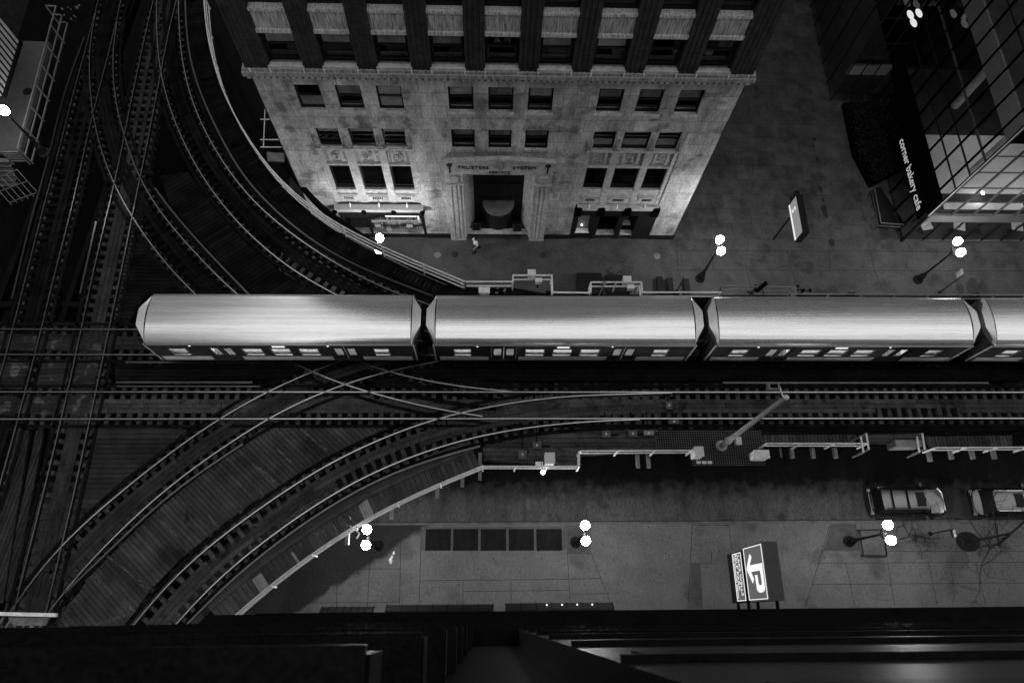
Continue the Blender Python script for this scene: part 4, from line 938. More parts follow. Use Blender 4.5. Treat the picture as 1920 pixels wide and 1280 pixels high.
MB().box(X0, Y0-.1, .14, X1, Y0+.05, .25).build('transom', MLP, Gb); MB().box(X0, Y0-.09, 3.56, X1, Y0-.06, 3.62).build('transom', MLP, Gb)
# west face
MB().box(X0-.05, Y0+.1, 3.4, X0+.1, Y1, 5.0).build('sign_band', BLK, Gb)
MB().box(X0+.0, Y0+.1, .25, X0+.02, Y1, 3.4).box(X0, Y0+.1, 5.0, X0+.02, Y1, 11.25).box(X0, Y0+.1, 12.7, X0+.02, Y1, 60).build('glass_wall', CGLASS, Gb)
MB().box(X0-.04, Y0+.1, 11.25, X0+.1, Y1, 12.7).build('spandrel_band', BAND, Gb); MB().box(X0+.1, Y0-.04, 11.2, X1, Y0+.1, 12.7).build('spandrel_band', BLK, Gb)
b = MB(); y = Y0+.9
while y < Y1: b.box(X0-.12, y-.045, .14, X0, y+.045, 3.4); b.box(X0-.12, y-.045, 5.0, X0, y+.045, 60); y += 1.52
b.build('mullion', BLK, Gb)
b = MB(); b.box(X0-.1, Y0, 9.36, X0, Y1, 9.46); b.build('transom', MLP, Gb)
b = MB()
for z in (6.5, 7.95, 14.2, 15.7, 17.2): b.box(X0-.08, Y0, z-.04, X0, Y1, z+.04)
b.build('transom', ML, Gb)
MB().box(X0-.14, Y0-.14, .14, X0+.02, Y0+.02, 60).build('corner_post', ML, Gb)
MB().box(X0-.155, Y0-.155, 3.6, X0-.13, Y0-.1, 45).build('corner_trim', GALV, Gb)
# interior: upper floor carpet, columns, ceiling lamps
MB().box(X0+.3, Y0+.3, 3.5, X1, Y1, 3.7).build('upper_floor', INT, Gb)
MB().box(X0+1.0, Y0+1.6, 3.7, 39.5, 31.4, 3.72).box(X0+1.0, Y0+.35, 3.7, X0+6.5, Y0+.9, 3.72).build('carpet', CARP, Gb)
for x, y in ((33.2, 28.4), (39.6, 28.4), (33.2, 34)): MB().tube((x, y, 3.7), (x, y, 11.3), .32, n=18).build('round_column', M('pale_column', .3, .7) if 'pale_column' not in bpy.data.materials else bpy.data.materials['pale_column'], Gb)
MB().box(X0+.3, Y0+.3, 11.3, X1, Y1, 11.6).build('ceiling', INT, Gb)
b = MB()
for x in (31.5, 34.5, 37.5, 41): b.box(x, Y0+.4, 11.0, x+.12, Y1-.4, 11.3)
b.build('ceiling_beam', BAND, Gb)
for x, y, z, r in ((33.6, 30.2, 7.6, .13), (35.4, 30.0, 7.9, .12), (35.8, 26.3, 5.9, .13), (38.2, 25.8, 4.7, .1), (32.8, 26.2, 4.4, .1), (40, 29, 8, .12)):
    MB().lathe((x, y, z), [(.01, -.08), (r, 0), (.01, .05)], 12).build('pendant_lamp', EM('pendant_glow', 110.0) if 'pendant_glow' not in bpy.data.materials else bpy.data.materials['pendant_glow'], Gb)
for du, dv, an in ((1707, 28, .9), (1723, 25, .8), (1713, 43, .95)):
    c = G(du, dv, 9.0); MB().lathe((c.x, c.y, 9.0), [(.01, -.06), (.36, 0), (.01, .05)], 18, sx=.62, sy=1.1).build('disc_lamp', EM('disc_lamp_glow', .75) if 'disc_lamp_glow' not in bpy.data.materials else bpy.data.materials['disc_lamp_glow'], Gb)
for x in (31.2, 34.4, 37.6, 41, 44.5): MB().lathe((x, Y0+1.6, 3.35), [(.01, -.03), (.11, 0), (.01, .03)], 12).build('downlight', bpy.data.materials['pendant_glow'], Gb)
# ground floor cafe tables inside the window
MB().box(X0+.1, Y0+.1, .0, X1, Y1, .16).build('cafe_floor', INT, Gb)
tx = [30.9, 33.3, 35.15, 37.5, 39.9, 42.4, 44.8]
for i, x in enumerate(tx):
    lab = ['leftmost pale cafe table inside the glass', 'second pale cafe table inside the glass', 'dim bare cafe table behind the glass', 'pale cafe table below the far street lamp globes', 'pale cafe table right of the street lamp', 'pale cafe table near the right edge', 'pale cafe table at the right edge'][i]
    t = thing('cafe_table', (x, Y0+.75, .16), lab, 'table', 'cafe tables'); R_ = random.Random(i)
    mt = INT if i == 2 else WHT
    MB().obox((x, Y0+.78, .92), (.78, .7, .04), R_.uniform(-.3, .3)).build('table_top', mt, t); MB().tube((x, Y0+.78, .16), (x, Y0+.78, .9), .04).lathe((x, Y0+.78, .16), [(.25, 0), (.2, .03)], 12).build('leg', FRM, t)
    MB().obox((x+R_.uniform(-.1, .1), Y0+.75, .95), (.5, .03, .02), R_.uniform(.5, 1)).build('menu', FRM, t)
MB().box(X0-.18, 25.3, 2.5, X0-.06, 32.6, 3.4).build('sign_fascia', BLK, Gb)
text('corner bakery cafe', .92, (X0-.20, 31.6, 2.72), (0, -1, 0), (0, 0, 1), LETTER, Gb, 'lettering', .015, squash=.83)
# second glass block further back
Hb = thing('rear_glass_building', (26.4, 37.4, 0), 'darker glass block behind the cafe with a grey band', 'building')
MB().box(26.4, 37.4, 2.9, 29.35, 37.6, 3.8).build('spandrel_band', BAND, Hb)
MB().box(26.4, 37.42, .15, 29.35, 37.44, 2.9).box(26.4, 37.42, 3.8, 29.35, 37.44, 40).box(26.42, 37.6, .15, 26.44, 60, 40).build('glass_wall', CGLASS, Hb)
b = MB()
for x in (26.4, 27.4, 28.4): b.box(x-.03, 37.34, .14, x+.03, 37.42, 40)
for z in (6, 8.2, 10.5, 12.7): b.box(26.4, 37.36, z-.03, 29.35, 37.42, z+.03)
for y in range(39, 60, 2): b.box(26.34, y-.04, .14, 26.42, y+.04, 40)
b.build('mullion', ML, Hb)
MB().box(26.8, 38.2, 0, 62, 60, 3.6).build('inner_floor', INT, Hb)
MB().box(29.4, 37.3, 3.7, 62, 60, 60).build('core', BLK, Hb)
# glazed railing corner with dark hedge beside the cafe
t = thing('hedge', tuple(G(1640, 270, 0)), 'long dark leafy hedge in the planter beside the cafe wall', 'hedge')
b = MB(); R_ = random.Random(5); q = px([(1580, 195), (1640, 190), (1672, 240), (1690, 320), (1632, 350), (1600, 290)], .4)
xs = [p.x for p in q]; ys = [p.y for p in q]
def inside(x, y):
    c = False; n = len(q)
    for i in range(n):
        a, d = q[i], q[(i+1) % n]
        if (a.y > y) != (d.y > y) and x < (d.x-a.x)*(y-a.y)/(d.y-a.y)+a.x: c = not c
    return c
k = 0
while k < 5200:
    x, y = R_.uniform(min(xs), max(xs)), R_.uniform(min(ys), max(ys))
    if not inside(x, y): continue
    k += 1; z = .3+1.3*R_.random()**.5; s = R_.uniform(.05, .11); c = Vector((x, y, z)); u = Vector((R_.uniform(-1, 1), R_.uniform(-1, 1), R_.uniform(-.6, .6))).normalized()*s; w = Vector((R_.uniform(-1, 1), R_.uniform(-1, 1), R_.uniform(-.6, .6))).normalized()*s
    b.add([c-u, c+w*.6, c+u, c-w*.6], [(0, 1, 2, 3)])
b.build('foliage', M('dark_hedge_leaf', .02, .7, isl=.5), t)
MB().poly([(p.x, p.y) for p in q], .14, .5).build('trough', BLK, t)
t = thing('leaf_glints', tuple(G(1668, 225, 0)), 'paler leaves added as glints of light beside the dark hedge', 'light glints')
b = MB(); A_, B_ = G(1652, 185, .8), G(1682, 268, .8)
for k in range(520):
    c = A_.lerp(B_, R_.random()**1.2)+Vector((R_.gauss(0, .22), R_.gauss(0, .25), R_.uniform(-.3, .5))); s = R_.uniform(.04, .1)
    u = Vector((R_.uniform(-1, 1), R_.uniform(-1, 1), R_.uniform(-.4, .4))).normalized()*s; w = Vector((R_.uniform(-1, 1), R_.uniform(-1, 1), R_.uniform(-.4, .4))).normalized()*s
    b.add([c-u, c+w*.5, c+u, c-w*.5], [(0, 1, 2, 3)])
b.build('foliage', M('glint_leaf', .22, .4, isl=.8, spec=.5), t)  # light glints painted as paler added leaves
t = thing('patio_railing', tuple(G(1660, 400, 0)), 'low dark railing corner round the cafe patio', 'railing')
b = MB(); pts = px([(1640, 355), (1652, 418), (1695, 421)], 1.1)
for a, d in zip(pts, pts[1:]): b.bar(a, d, .05); b.bar(a-Vector((.12, .1, .2)), d-Vector((.12, .1, .2)), .03)
b.build('top_rail', GALD, t); b = MB()
for a, d in zip(pts, pts[1:]):
    n = max(2, int((d-a).length/.9))
    for i in range(n+1): p = a.lerp(d, i/n); b.bar((p.x, p.y, .14), p, .04)
b.build('post', FRM, t)
MB().poly([(p.x, p.y) for p in px([(1630, 360), (1650, 350), (1700, 425), (1648, 430)], .15)], .145, .16).build('patio_floor', FRM, t)
for i, (u, v) in enumerate(((1695, 363), (1698, 395), (1702, 388), (1676, 360), (1659, 300), (1655, 285))):
    pass
# plaza puddles that catch the light
mb = MB(); R_ = random.Random(8)
for u, v, s in ((1538, 355, .35), (1543, 375, .22), (1545, 392, .45), (1549, 405, .3), (1527, 262, .25), (1533, 300, .3), (1560, 455, .4), (1526, 275, .2), (1825, 540, .9), (1845, 538, .6), (1800, 541, .5), (738, 1036, .12), (732, 1050, .2), (735, 1043, .1), (990, 945, .35)):
    c = G(u, v, .14 if not 600 < v < 980 else 0); n = 14; zz = c.z+.004
    mb.poly([(c.x+s*R_.uniform(.6, 1.1)*.6*math.cos(6.28*i/n), c.y+s*R_.uniform(.6, 1.1)*math.sin(6.28*i/n)) for i in range(n)], zz-.003, zz)
tag(mb.build('puddles', M('rain_water', .03, .28, var=.3, spec=1.0, bump=.3)), kind='structure')

# ------------------------------------------------------------------ hanging sign in the plaza
c = G(1450, 449, .14); S = thing('projecting_sign', tuple(c), 'lit grey sign box on a slanting-looking dark post in the plaza', 'sign')
MB().tube(c, (c.x, c.y, 3.02), .08, n=10).build('post', FRM, S)
sx = 20.08; zb_, zt_ = 3.0, 4.27; ya, yb2 = G(1492, 453, 3.0).y-.05, G(1479, 386, 3.0).y+.05
fc = MB().box(sx+.12, ya, zb_, sx+.55, yb2, zt_).build('casing', FRM, S)
MB().box(sx+.10, ya+.1, zb_+.28, sx+.12, yb2-.1, zt_-.06).build('sign_face', SIGNM, S)
MB().box(sx+.09, ya+.1, zb_+.05, sx+.12, yb2-.1, zb_+.22).build('light_strip', EM('strip_light', .9), S)
text('S', .8, (sx+.08, yb2-.62, zb_+.42), (0, -1, 0), (0, 0, 1), SIGNL, S, 'emblem', .004, squash=.9)
MB().box(sx+.12, yb2, zb_+.3, sx+.4, yb2+.35, zt_).build('arm', FRM, S)

# ------------------------------------------------------------------ car park sign
S = thing('car_park_sign', (13.4, .5, 6), 'lit two part parking sign with arrow fixed to the near wall', 'sign')
sx = 12.98; y0, y1 = .72, 3.38; zt, zm, zm2, zb = 9.1, 6.35, 6.0, 3.6
MB().box(sx, y0, zm+.05, sx+.72, y1, zt).build('upper_box', M('grey_sign_case', .11, .5, var=.1), S)
MB().box(sx+.02, y0, zb+.05, sx+.5, y1-.15, zm2-.05).build('lower_box', FRM, S)
MB().box(sx-.02, y0+.1, zm+.15, sx, y1-.12, zt-.12).build('sign_face', SIGNG, S)
MB().box(sx-.0, y0+.1, zb+1.05, sx+.02, y1-.25, zm2-.1).build('sign_face', SIGNG, S)
def rim(ya, yb_, za, zb_, w, x):
    return MB().box(x-.03, ya, za, x-.005, yb_, za+w).box(x-.03, ya, zb_-w, x-.005, yb_, zb_).box(x-.03, ya, za+w, x-.005, ya+w, zb_-w).box(x-.03, yb_-w, za+w, x-.005, yb_, zb_-w)
rim(y0+.08, y1-.1, zm+.12, zt-.1, .035, sx-.015).build('rim', SIGNL, S); rim(y0+.08, y1-.22, zb+1.0, zm2-.07, .035, sx+.005).build('rim', SIGNL, S)
# the arrow joined to a P, drawn on the face as one flat outline strip
def fp(a, h): return Vector((sx-.036, y1-.12-a*(y1-y0-.22), zm+.15+h*(zt-zm-.27)))   # a: along the reading direction, h: up the face
def inv(u, v):      # from the sign's four face corners to the unit square
    P0, P1, P2, P3 = (490, 262), (755, 190), (598, 1030), (872, 1022); a = h = .5
    for _ in range(12):
        f = [(1-a)*((1-h)*P0[i]+h*P1[i])+a*((1-h)*P2[i]+h*P3[i])-(u, v)[i] for i in (0, 1)]
        da = [((1-h)*P2[i]+h*P3[i])-((1-h)*P0[i]+h*P1[i]) for i in (0, 1)]; dh = [(1-a)*(P1[i]-P0[i])+a*(P3[i]-P2[i]) for i in (0, 1)]
        D = da[0]*dh[1]-da[1]*dh[0]; a -= (f[0]*dh[1]-f[1]*dh[0])/D; h -= (da[0]*f[1]-da[1]*f[0])/D
    return a, h
for k, shape in enumerate(([(545, 570), (588, 340), (602, 342), (624, 388), (598, 512), (780, 480), (790, 510), (792, 590), (620, 612), (668, 716), (655, 788), (640, 770)],
                           [(745, 488), (782, 480), (834, 860), (830, 895), (812, 920), (780, 930), (750, 925), (728, 905), (712, 865), (680, 665), (705, 658), (718, 662), (742, 800), (752, 815), (770, 818), (784, 808), (786, 785), (754, 590)])):
    V = [fp(*inv(*p))-Vector((.003*k, 0, 0)) for p in shape]; b = MB(); b.add(V, [tuple(range(len(V)))]); b.build('arrow_emblem' if k == 0 else 'letter_emblem', SIGNL, S)
text('LAKE WELLS', .37, (sx-.04, y1-.33, zm2-.52), (0, -1, 0), (0, 0, 1), SIGNL, S, 'lettering', .004, squash=.98)
text('SELF PARK', .40, (sx-.04, y1-.24, zm2-.92), (0, -1, 0), (0, 0, 1), SIGNL, S, 'lettering', .004, squash=1.0)
b = MB(); q = y1-.36; R_ = random.Random(2)
for n_ in (3, 11, 8):       # a line too small to read in the photo
    for k in range(n_): w_ = R_.uniform(.05, .08); b.box(sx-.045, q-w_, zm2-1.17+R_.uniform(0, .03), sx-.035, q, zm2-1.05); q -= w_+.022
    q -= .08
b.build('small_print', SIGNL, S)
for x, z in ((sx+.2, 4.0), (sx+.2, 5.6), (sx+.25, 6.8), (sx+.45, 8.8)): MB().bar((x, y0+.05, z), (x, .3, z), .12).build('bracket', STL, S)

# ------------------------------------------------------------------ street lamps
def lamp(label, x, y, z0=.14, h=4.75, twin=True, gap=.40):
    t = thing('street_lamp', (x, y, z0), label, 'street lamp', 'globe street lamps')
    MB().lathe((x, y, z0), [(.34, 0), (.34, .12), (.24, .2), (.20, .7), (.14, .85), (.12, .95)], 12).build('base', FRM, t, False)
    MB().lathe((x, y, z0), [(.085, .95), (.075, 1.8), (.10, 1.85), (.07, 1.95), (.055, h-.7), (.09, h-.62), (.03, h-.4)], 12).build('pole', FRM, t)
    for s in ((-1, 1) if twin else (0,)):
        b = MB()
        if s: b.bar((x, y, z0+h-.75), (x, y+s*gap*.9, z0+h-.62), .06).bar((x, y+s*gap, z0+h-.62), (x, y+s*gap, z0+h-.35), .08).bar((x, y, z0+h-1.1), (x, y+s*gap*.8, z0+h-.68), .04)
        b.lathe((x, y+s*gap, z0+h-.42), [(.05, 0), (.13, .05), (.14, .1)], 12)
        b.build('arm', FRM, t)
        g = MB().lathe((x, y+s*gap, z0+h), [(.12, -.31), (.2, -.24), (.235, -.1), (.235, .03), (.19, .14), (.1, .2), (.03, .215)], 20).build('globe', GLOBE, t, True)
        MB().lathe((x, y+s*gap, z0+h+.21), [(.035, 0), (.02, .05), (.005, .08)], 8).build('finial', FRM, g)
    return t
lamp('twin globe street lamp on the far pavement right of the stone building', 14.48, 21.85)
lamp('twin globe street lamp on the far pavement before the glass cafe', 29.85, 21.85)
lamp('twin globe street lamp beside the parked estate car and bare shrub', 21.65, 4.22)
lamp('twin globe street lamp right of the row of pavement grates', 5.1, 4.28)
c5 = G(686, 1006, 4.9); lamp('twin globe street lamp just outside the lower curved railing', c5.x-.0, c5.y, 0)
c6 = G(711, 456, 4.9); lamp('twin globe street lamp half hidden by the upper curved railing', c6.x, c6.y)
c7 = G(6, 206, 11.6); lamp('globe lamp standing on the platform at the left edge', c7.x+.0, c7.y, 7.7, 3.9, False)
t = thing('street_lamp', (44.5, 4.3, .14), 'twin globe street lamp further along the near kerb', 'street lamp', 'globe street lamps')
for s in (-.4, .4): MB().lathe((38.5, 4.3+s, 4.89), [(.12, -.31), (.235, -.1), (.235, .03), (.1, .2)], 16).build('globe', GLOBE, t, True)
MB().tube((38.5, 4.3, .14), (38.5, 4.3, 4.6), .08).build('pole', FRM, t)

# ------------------------------------------------------------------ pavement grates
for i, (a, c) in enumerate(((797, 846), (849, 897), (901, 949), (954, 1001), (1006, 1053))):
    p, q = G(a, 1032, .14), G(c, 991, .14)
    t = thing('pavement_grate', ((p.x+q.x)/2, (p.y+q.y)/2, .14), ['first black pavement grate from the left', 'second black pavement grate from the left', 'middle black pavement grate of the row of five', 'fourth black pavement grate from the left', 'rightmost black pavement grate next to the street lamp'][i], 'grate', 'row of five pavement grates')
    MB().box(p.x, p.y, .141, q.x, q.y, .146).build('pit', BLK, t)
    b = MB(); n = 22
    for k in range(n): x = p.x+(q.x-p.x)*(k+.5)/n; b.box(x-.012, p.y, .146, x+.012, q.y, .152)
    b.build('bars', M('grate_iron', .03, .6, spec=.1) if 'grate_iron' not in bpy.data.materials else bpy.data.materials['grate_iron'], t)
p, q = G(788, 1034, .14), G(1060, 986, .14)
tag(MB().box(p.x, G(0, 1033, .14).y-.1, .1395, q.x, q.y, .1425).build('grate_surround', M('grate_surround_concrete', .10, .7, var=.2)), kind='structure')

# ------------------------------------------------------------------ cars
def sec(stations, x, y, face=1):
    """body lofted through stations (s, halfwidth, zlow, zbelt, shoulder)"""
    b = MB(); V = []; n = 0
    for s, w, zl, zb_, sh in stations:
        ring = [(-w*.9, zl), (-w, zl+.12), (-w, zb_-sh*1.2), (-w*.97, zb_-sh*.5), (-w*.88, zb_-.02), (-w*.5, zb_+.015), (0, zb_+.03)]
        ring = ring + [(-a, z) for a, z in ring[-2::-1]]; n = len(ring)
        V += [(x+face*s, y+a, z) for a, z in ring]
    m = len(stations); b.add(V, [(k*n+i, k*n+i+1, (k+1)*n+i+1, (k+1)*n+i) for k in range(m-1) for i in range(n-1)])
    b.add(V[:n], [tuple(range(n))]); b.add(V[-n:], [tuple(range(n))[::-1]]); return b
def car(label, x, y, L, W_, H, paint, roofm, suv):
    t = thing('parked_car', (x+L/2, y, 0), label, 'car', 'cars parked along the kerb'); w = W_/2; hb = 1.0 if suv else .88
    st = [(0, w*.70, .42, hb*.78, .12), (.06, w*.86, .35, hb*.92, .12), (.2, w*.95, .3, hb*.98, .1), (.7, w, .28, hb, .1), (L*.5, w, .26, hb, .1), (L*.72, w, .28, hb*.99, .1), (L*.85, w*.97, .3, hb*.95, .12), (L-.25, w*.90, .33, hb*.86, .14), (L-.07, w*.78, .38, hb*.74, .14), (L, w*.62, .42, hb*.62, .1)]
    MB_ = sec(st, x, y); body = MB_.build('body', paint, t, True)
    # glasshouse
    r0, r1 = (.35, L*.66) if suv else (.55, L*.60); f0, f1 = (.12, L*.735) if suv else (.05, L*.72)
    if not suv: r0, f0 = .95, .35
    a = [(f0, w*.80), (f1, w*.80)]; zt_ = H-.03; wr = w*.63
    V = [(x+f0, y-w*.84, hb), (x+f1, y-w*.80, hb), (x+f1+.12, y, hb+.02), (x+f1, y+w*.80, hb), (x+f0, y+w*.84, hb), (x+r0, y-wr, zt_), (x+r1, y-wr, zt_), (x+r1+.1, y, zt_+.01), (x+r1, y+wr, zt_), (x+r0, y+wr, zt_)]
    MB().add(V, [(0, 1, 6, 5), (1, 2, 7, 6), (2, 3, 8, 7), (3, 4, 9, 8), (4, 0, 5, 9), (5, 6, 7, 8, 9)]).build('glasshouse', CGL, t)
    rf = MB(); N = 9; V = []
    for i in range(N+1):
        s = r0+(r1+.02-r0)*i/N
        for j in range(9):
            k = -1+j/4; V.append((x+s+(.1*(1-k*k) if i == N else 0)-(.05*(1-k*k) if i == 0 else 0), y+k*wr*1.0, H-.0+.05*(1-k*k)-.02*abs(2*i/N-1)**2))
    rf.add(V, [(i*9+j, i*9+j+1, (i+1)*9+j+1, (i+1)*9+j) for i in range(N) for j in range(8)]); rf = rf.build('roof', roofm, t, True)
    MB().poly([(x+r1-.72, y-wr*.72), (x+r1-.2, y-wr*.72), (x+r1-.15, y), (x+r1-.2, y+wr*.72), (x+r1-.72, y+wr*.72)], H+.035, H+.062).build('sunroof', CGL, rf)
    if suv:
        for k in (-1, 1): MB().bar((x+r0+.1, y+k*wr*.93, H+.07), (x+r1-.15, y+k*wr*.93, H+.07), .05).build('roof_rail', FRM, rf)
        for s in (.38, .72, ): MB().box(x+r0+(r1-r0)*s-.55, y-wr*.95, H+.08, x+r0+(r1-r0)*s-.47, y+wr*.95, H+.12).build('roof_bar', BLK, rf)
    else:
        for k in (-1, 1): MB().bar((x+r0+.1, y+k*wr*1.03, H-.02), (x+r1-.05, y+k*wr*1.03, H-.02), .03).build('trim', CHR, rf)
    for k in (-1, 1):
        MB().obox((x+f1-.25, y+k*(w+.06), hb+.08), (.16, .22, .14), 0).build('mirror', paint, t)
        MB().bar((x+L-.32, y+k*w*.86, hb*.78), (x+L-.03, y+k*w*.60, hb*.66), .12, .14).build('headlight', CHR, t)
        MB().box(x+.0, y+k*w*.74-.08, hb*.72, x+.1, y+k*w*.74+.08, hb*.95).build('tail_light', M('tail_light', .25, .2) if 'tail_light' not in bpy.data.materials else bpy.data.materials['tail_light'], t)
        for s in (.85, L-.95):
            wh = MB().tube((x+s, y+k*(w-.22), .34), (x+s, y+k*(w+.01), .34), .34, n=20).build('wheel', RUB, t)
            MB().tube((x+s, y+k*(w+.01), .34), (x+s, y+k*(w+.02), .34), .21, n=14).build('rim', CHR, wh)
    MB().bar((x+L+.0, y-w*.55, hb*.68), (x+L+.0, y+w*.55, hb*.68), .05, .1).build('grille', CHR, t)
    MB().box(x+f1+.12, y-w*.86, hb+.004, x+f1+.14, y+w*.86, hb+.035).build('wiper', BLK, t)
    MB().tube((x+.02, y-w*.6, hb*.86), (x+.02, y+w*.6, hb*.86), .03, n=6).build('rear_trim', CHR, t)
    return t
c = G(1628, 940, .7); cy1 = G(1692, 940, .9).y
car('dark estate car with roof bars and grey bonnet parked behind the lamp', c.x, cy1, 4.65, 1.86, 1.78, PAINTD, PAINTS, True)
bpy.data.objects['parked_car'].children[0].data.materials[0] = PAINTD
hd = MB()     # the grey bonnet panel
c2 = G(1822, 942, .7); car('dark saloon car with big glass roof cut by the right edge', c2.x, cy1-.05, 4.8, 1.84, 1.46, PAINTD, PAINTS, False)
x, L, w, hb = c.x, 4.65, .93, 1.0
V = []
for s, ww, zz in ((L*.765, .70, 1.0), (L*.85, .70, .965), (L-.27, .66, .88), (L-.14, .58, .81)):
    for j in range(7): k = -1+j/3; V.append((x+s+.08*(1-k*k), cy1+k*ww, zz+.045-.02*abs(k)**3))
MB().add(V, [(i*7+j, i*7+j+1, (i+1)*7+j+1, (i+1)*7+j) for i in range(3) for j in range(6)]).build('bonnet', PAINTS, bpy.data.objects['parked_car'], True)
x = c2.x; V = []
for s, ww, zz in ((.10, .62, .84), (.3, .74, .90), (.62, .78, .93)):
    for j in range(7): k = -1+j/3; V.append((x+s-.1*(1-k*k), cy1-.05+k*ww, zz+.03-.02*abs(k)**3))
MB().add(V, [(i*7+j, i*7+j+1, (i+1)*7+j+1, (i+1)*7+j) for i in range(2) for j in range(6)]).build('boot_lid', PAINTS, bpy.data.objects['parked_car.001'], True)

# ------------------------------------------------------------------ trees
def tree(label, base, lean, h, seed, depth=5, r=.1, spread=.55, name='bare_tree', trunk=None):
    R_ = random.Random(seed); t = thing(name, tuple(base), label, 'tree'); tr = MB(); br = MB()
    def grow(p, d, L, r_, k):
        n = 3; q = p
        for i in range(n):
            d2 = (d+Vector((R_.uniform(-.18, .18), R_.uniform(-.18, .18), R_.uniform(-.08, .12)))).normalized(); e = q+d2*L/n
            (tr if k == 0 else br).tube(q, e, r_*(1-.12*i), r_*(1-.12*(i+1)), 7 if k < 2 else 5); q = e; d = d2
            if k and k < depth and R_.random() < .5: side(q, d, L*.5, r_*.5, k+1)
        if k < depth:
            for i in range(2 if k else 3): side(q, d, L*R_.uniform(.6, .85), r_*.66, k+1)
    def side(p, d, L, r_, k):
        u = Vector((R_.uniform(-1, 1), R_.uniform(-1, 1), R_.uniform(-.35, .5))).normalized()
        grow(p, (d*(1-spread)+u*spread).normalized(), L, max(r_, .006), k)
    grow(Vector(base), Vector(lean).normalized(), h, r, 0)
    tr.build('trunk', BARK, t, True); br.build('branches', BARK, t, True); return t
c = G(1815, 1015, .14); tree('bare branching street tree in the round pit at lower right', c, (.35, .05, 1), 3.0, 11, 5, .085, .62)
tag(MB().lathe((c.x, c.y, .138), [(.74, 0), (.74, .012)], 24, sy=.8).build('tree_pit', SOIL), 'round dark soil pit round the bare tree', 'tree pit')
c = G(1688, 1010, .14); tree('small bare shrub of thin stems beside the twin globe lamp', c, (0.1, 0, 1), .8, 5, 5, .03, .75, 'bare_shrub')
tree('second thin bare shrub between lamp and pole sign', G(1710, 1004, .14), (0, .1, 1), .7, 9, 4, .03, .8, 'bare_shrub')
tree('faint bare shrub growing from the dark planter bed', G(1150, 532, .4), (.0, .25, 1), .9, 21, 5, .03, .7, 'bare_shrub')
tree('leafless twiggy tree top at the lower left corner of the deck', G(118, 1172, 5.2), (0, 0, 1), .5, 31, 5, .05, .7)
tree('small bare twig lying on the slanting deck', G(342, 966, ZD), (.9, -.1, .15), .25, 13, 4, .02, .5, 'fallen_twig')
# lower left canopy and clutter over the track edge
t = thing('platform_canopy', tuple(G(40, 1152, 8.0)), 'pale flat canopy edge over the tracks at the lower left', 'canopy')
MB().poly([(p.x, p.y) for p in px([(-20, 1146), (104, 1149), (104, 1156), (-20, 1153)], 8.4)], 8.2, 8.4).build('fascia', GALV, t)
MB().poly([(p.x, p.y) for p in px([(15, 1157), (85, 1157), (80, 1172), (25, 1172)], 8.0)], 7.7, 8.0).build('panel', GALD, t)
b = MB(); 
for k in range(6): p = G(5+k*16, 1158, 8.2); b.bar(p, p+Vector((-.6, -.6, -.6)), .06)
b.bar(G(45, 1190, 8), G(62, 1172, 8), .12); b.build('strut', GALD, t)

# tree surround frame and sign poles on the near pavement
t = thing('tree_guard', tuple(G(1635, 1010, .14)), 'low black rectangular frame round a planting bed left of the shrub', 'tree guard')
q = px([(1611, 993), (1656, 993), (1663, 1041), (1619, 1041)], .45); b = MB()
for a, d in zip(q, q[1:]+q[:1]): b.bar(a, d, .06); b.bar((a.x, a.y, .14), a, .05)
b.build('rail', FRM, t)
def polesign(label, u, v, u2, v2, plates, z=2.6):
    B_ = G(u, v, .14); t = thing('street_sign', tuple(B_), label, 'sign'); 
    MB().tube(B_, (B_.x, B_.y, z), .035, n=8).lathe(B_, [(.14, 0), (.12, .03)], 12).build('post', FRM, t)
    for k, (dz, dy, hh, mt) in enumerate(plates): MB().box(B_.x-.02-.012, B_.y-dy-.4, z-dz-hh, B_.x-.02, B_.y-dy, z-dz).build('plate', mt, t)
polesign('thin dark pole with small white plate right of the shrub', 1745, 1000, 1811, 989, [(.02, .03, .2, WHT), (.3, .03, .18, FRM)])
polesign('thin dark pole with pale plates in front of the glass cafe', 1762, 548, 1820, 513, [(.02, -.45, .35, GALD), (.4, -.45, .35, GALD)], 2.9)
polesign('short dark pole with pale plate left of the upper street lamp', 1269, 545, 1281, 521, [(.02, -.45, .28, GALD)], 2.0)

# ------------------------------------------------------------------ station platform at upper left
P = thing('station_platform', tuple(G(70, 180, 7.6)), 'concrete station platform with striped roof at upper left', 'platform')
MB().poly([(p.x, p.y) for p in px([(40, 77), (92, 79), (36, 284), (-60, 284), (-60, 77)], 7.65)], 7.3, 7.65).build('slab', M('platform_concrete', .10, .8, var=.15), P)
q = px([(-80, -60), (0, 32), (34, 72), (2, 176), (-80, 200)], 10.6); b = MB()
MB().poly([(p.x, p.y) for p in q], 10.3, 10.45).build('roof_base', STL, P)
planks(b, q, math.radians(-49), .26, .10, 10.52, .05, 0); b.build('roof_ribs', M('roof_sheet', .26, .6, var=.2), P)
MB().poly([(p.x, p.y) for p in px([(34, 72), (40, 76), (7, 182), (2, 176)], 10.5)], 10.3, 10.5).build('gutter', STL, P)
c = G(52, 172, 7.65); MB().lathe((c.x, c.y, 7.65), [(.28, 0), (.28, .02)], 16).build('cover', FRM, P)
railing('tall mesh railing along the platform edge', [(105, 12), (33, 278)], h=1.4, rails=(1.0, .5, .05), zb=7.4, mat=GALD, sp=1.5, r=.035, group='platform railings')
railing('railing at the top of the platform stairs', [(33, 285), (2, 285)], h=1.1, rails=(1.0, .8, .6, .4, .2), zb=7.4, mat=GALD, sp=1.0, r=.03, group='platform railings')
railing('short railing across the far platform end', [(105, 12), (86, 11)], h=1.4, rails=(1.0, .5, .05), zb=7.4, mat=GALD, sp=1.0, group='platform railings')
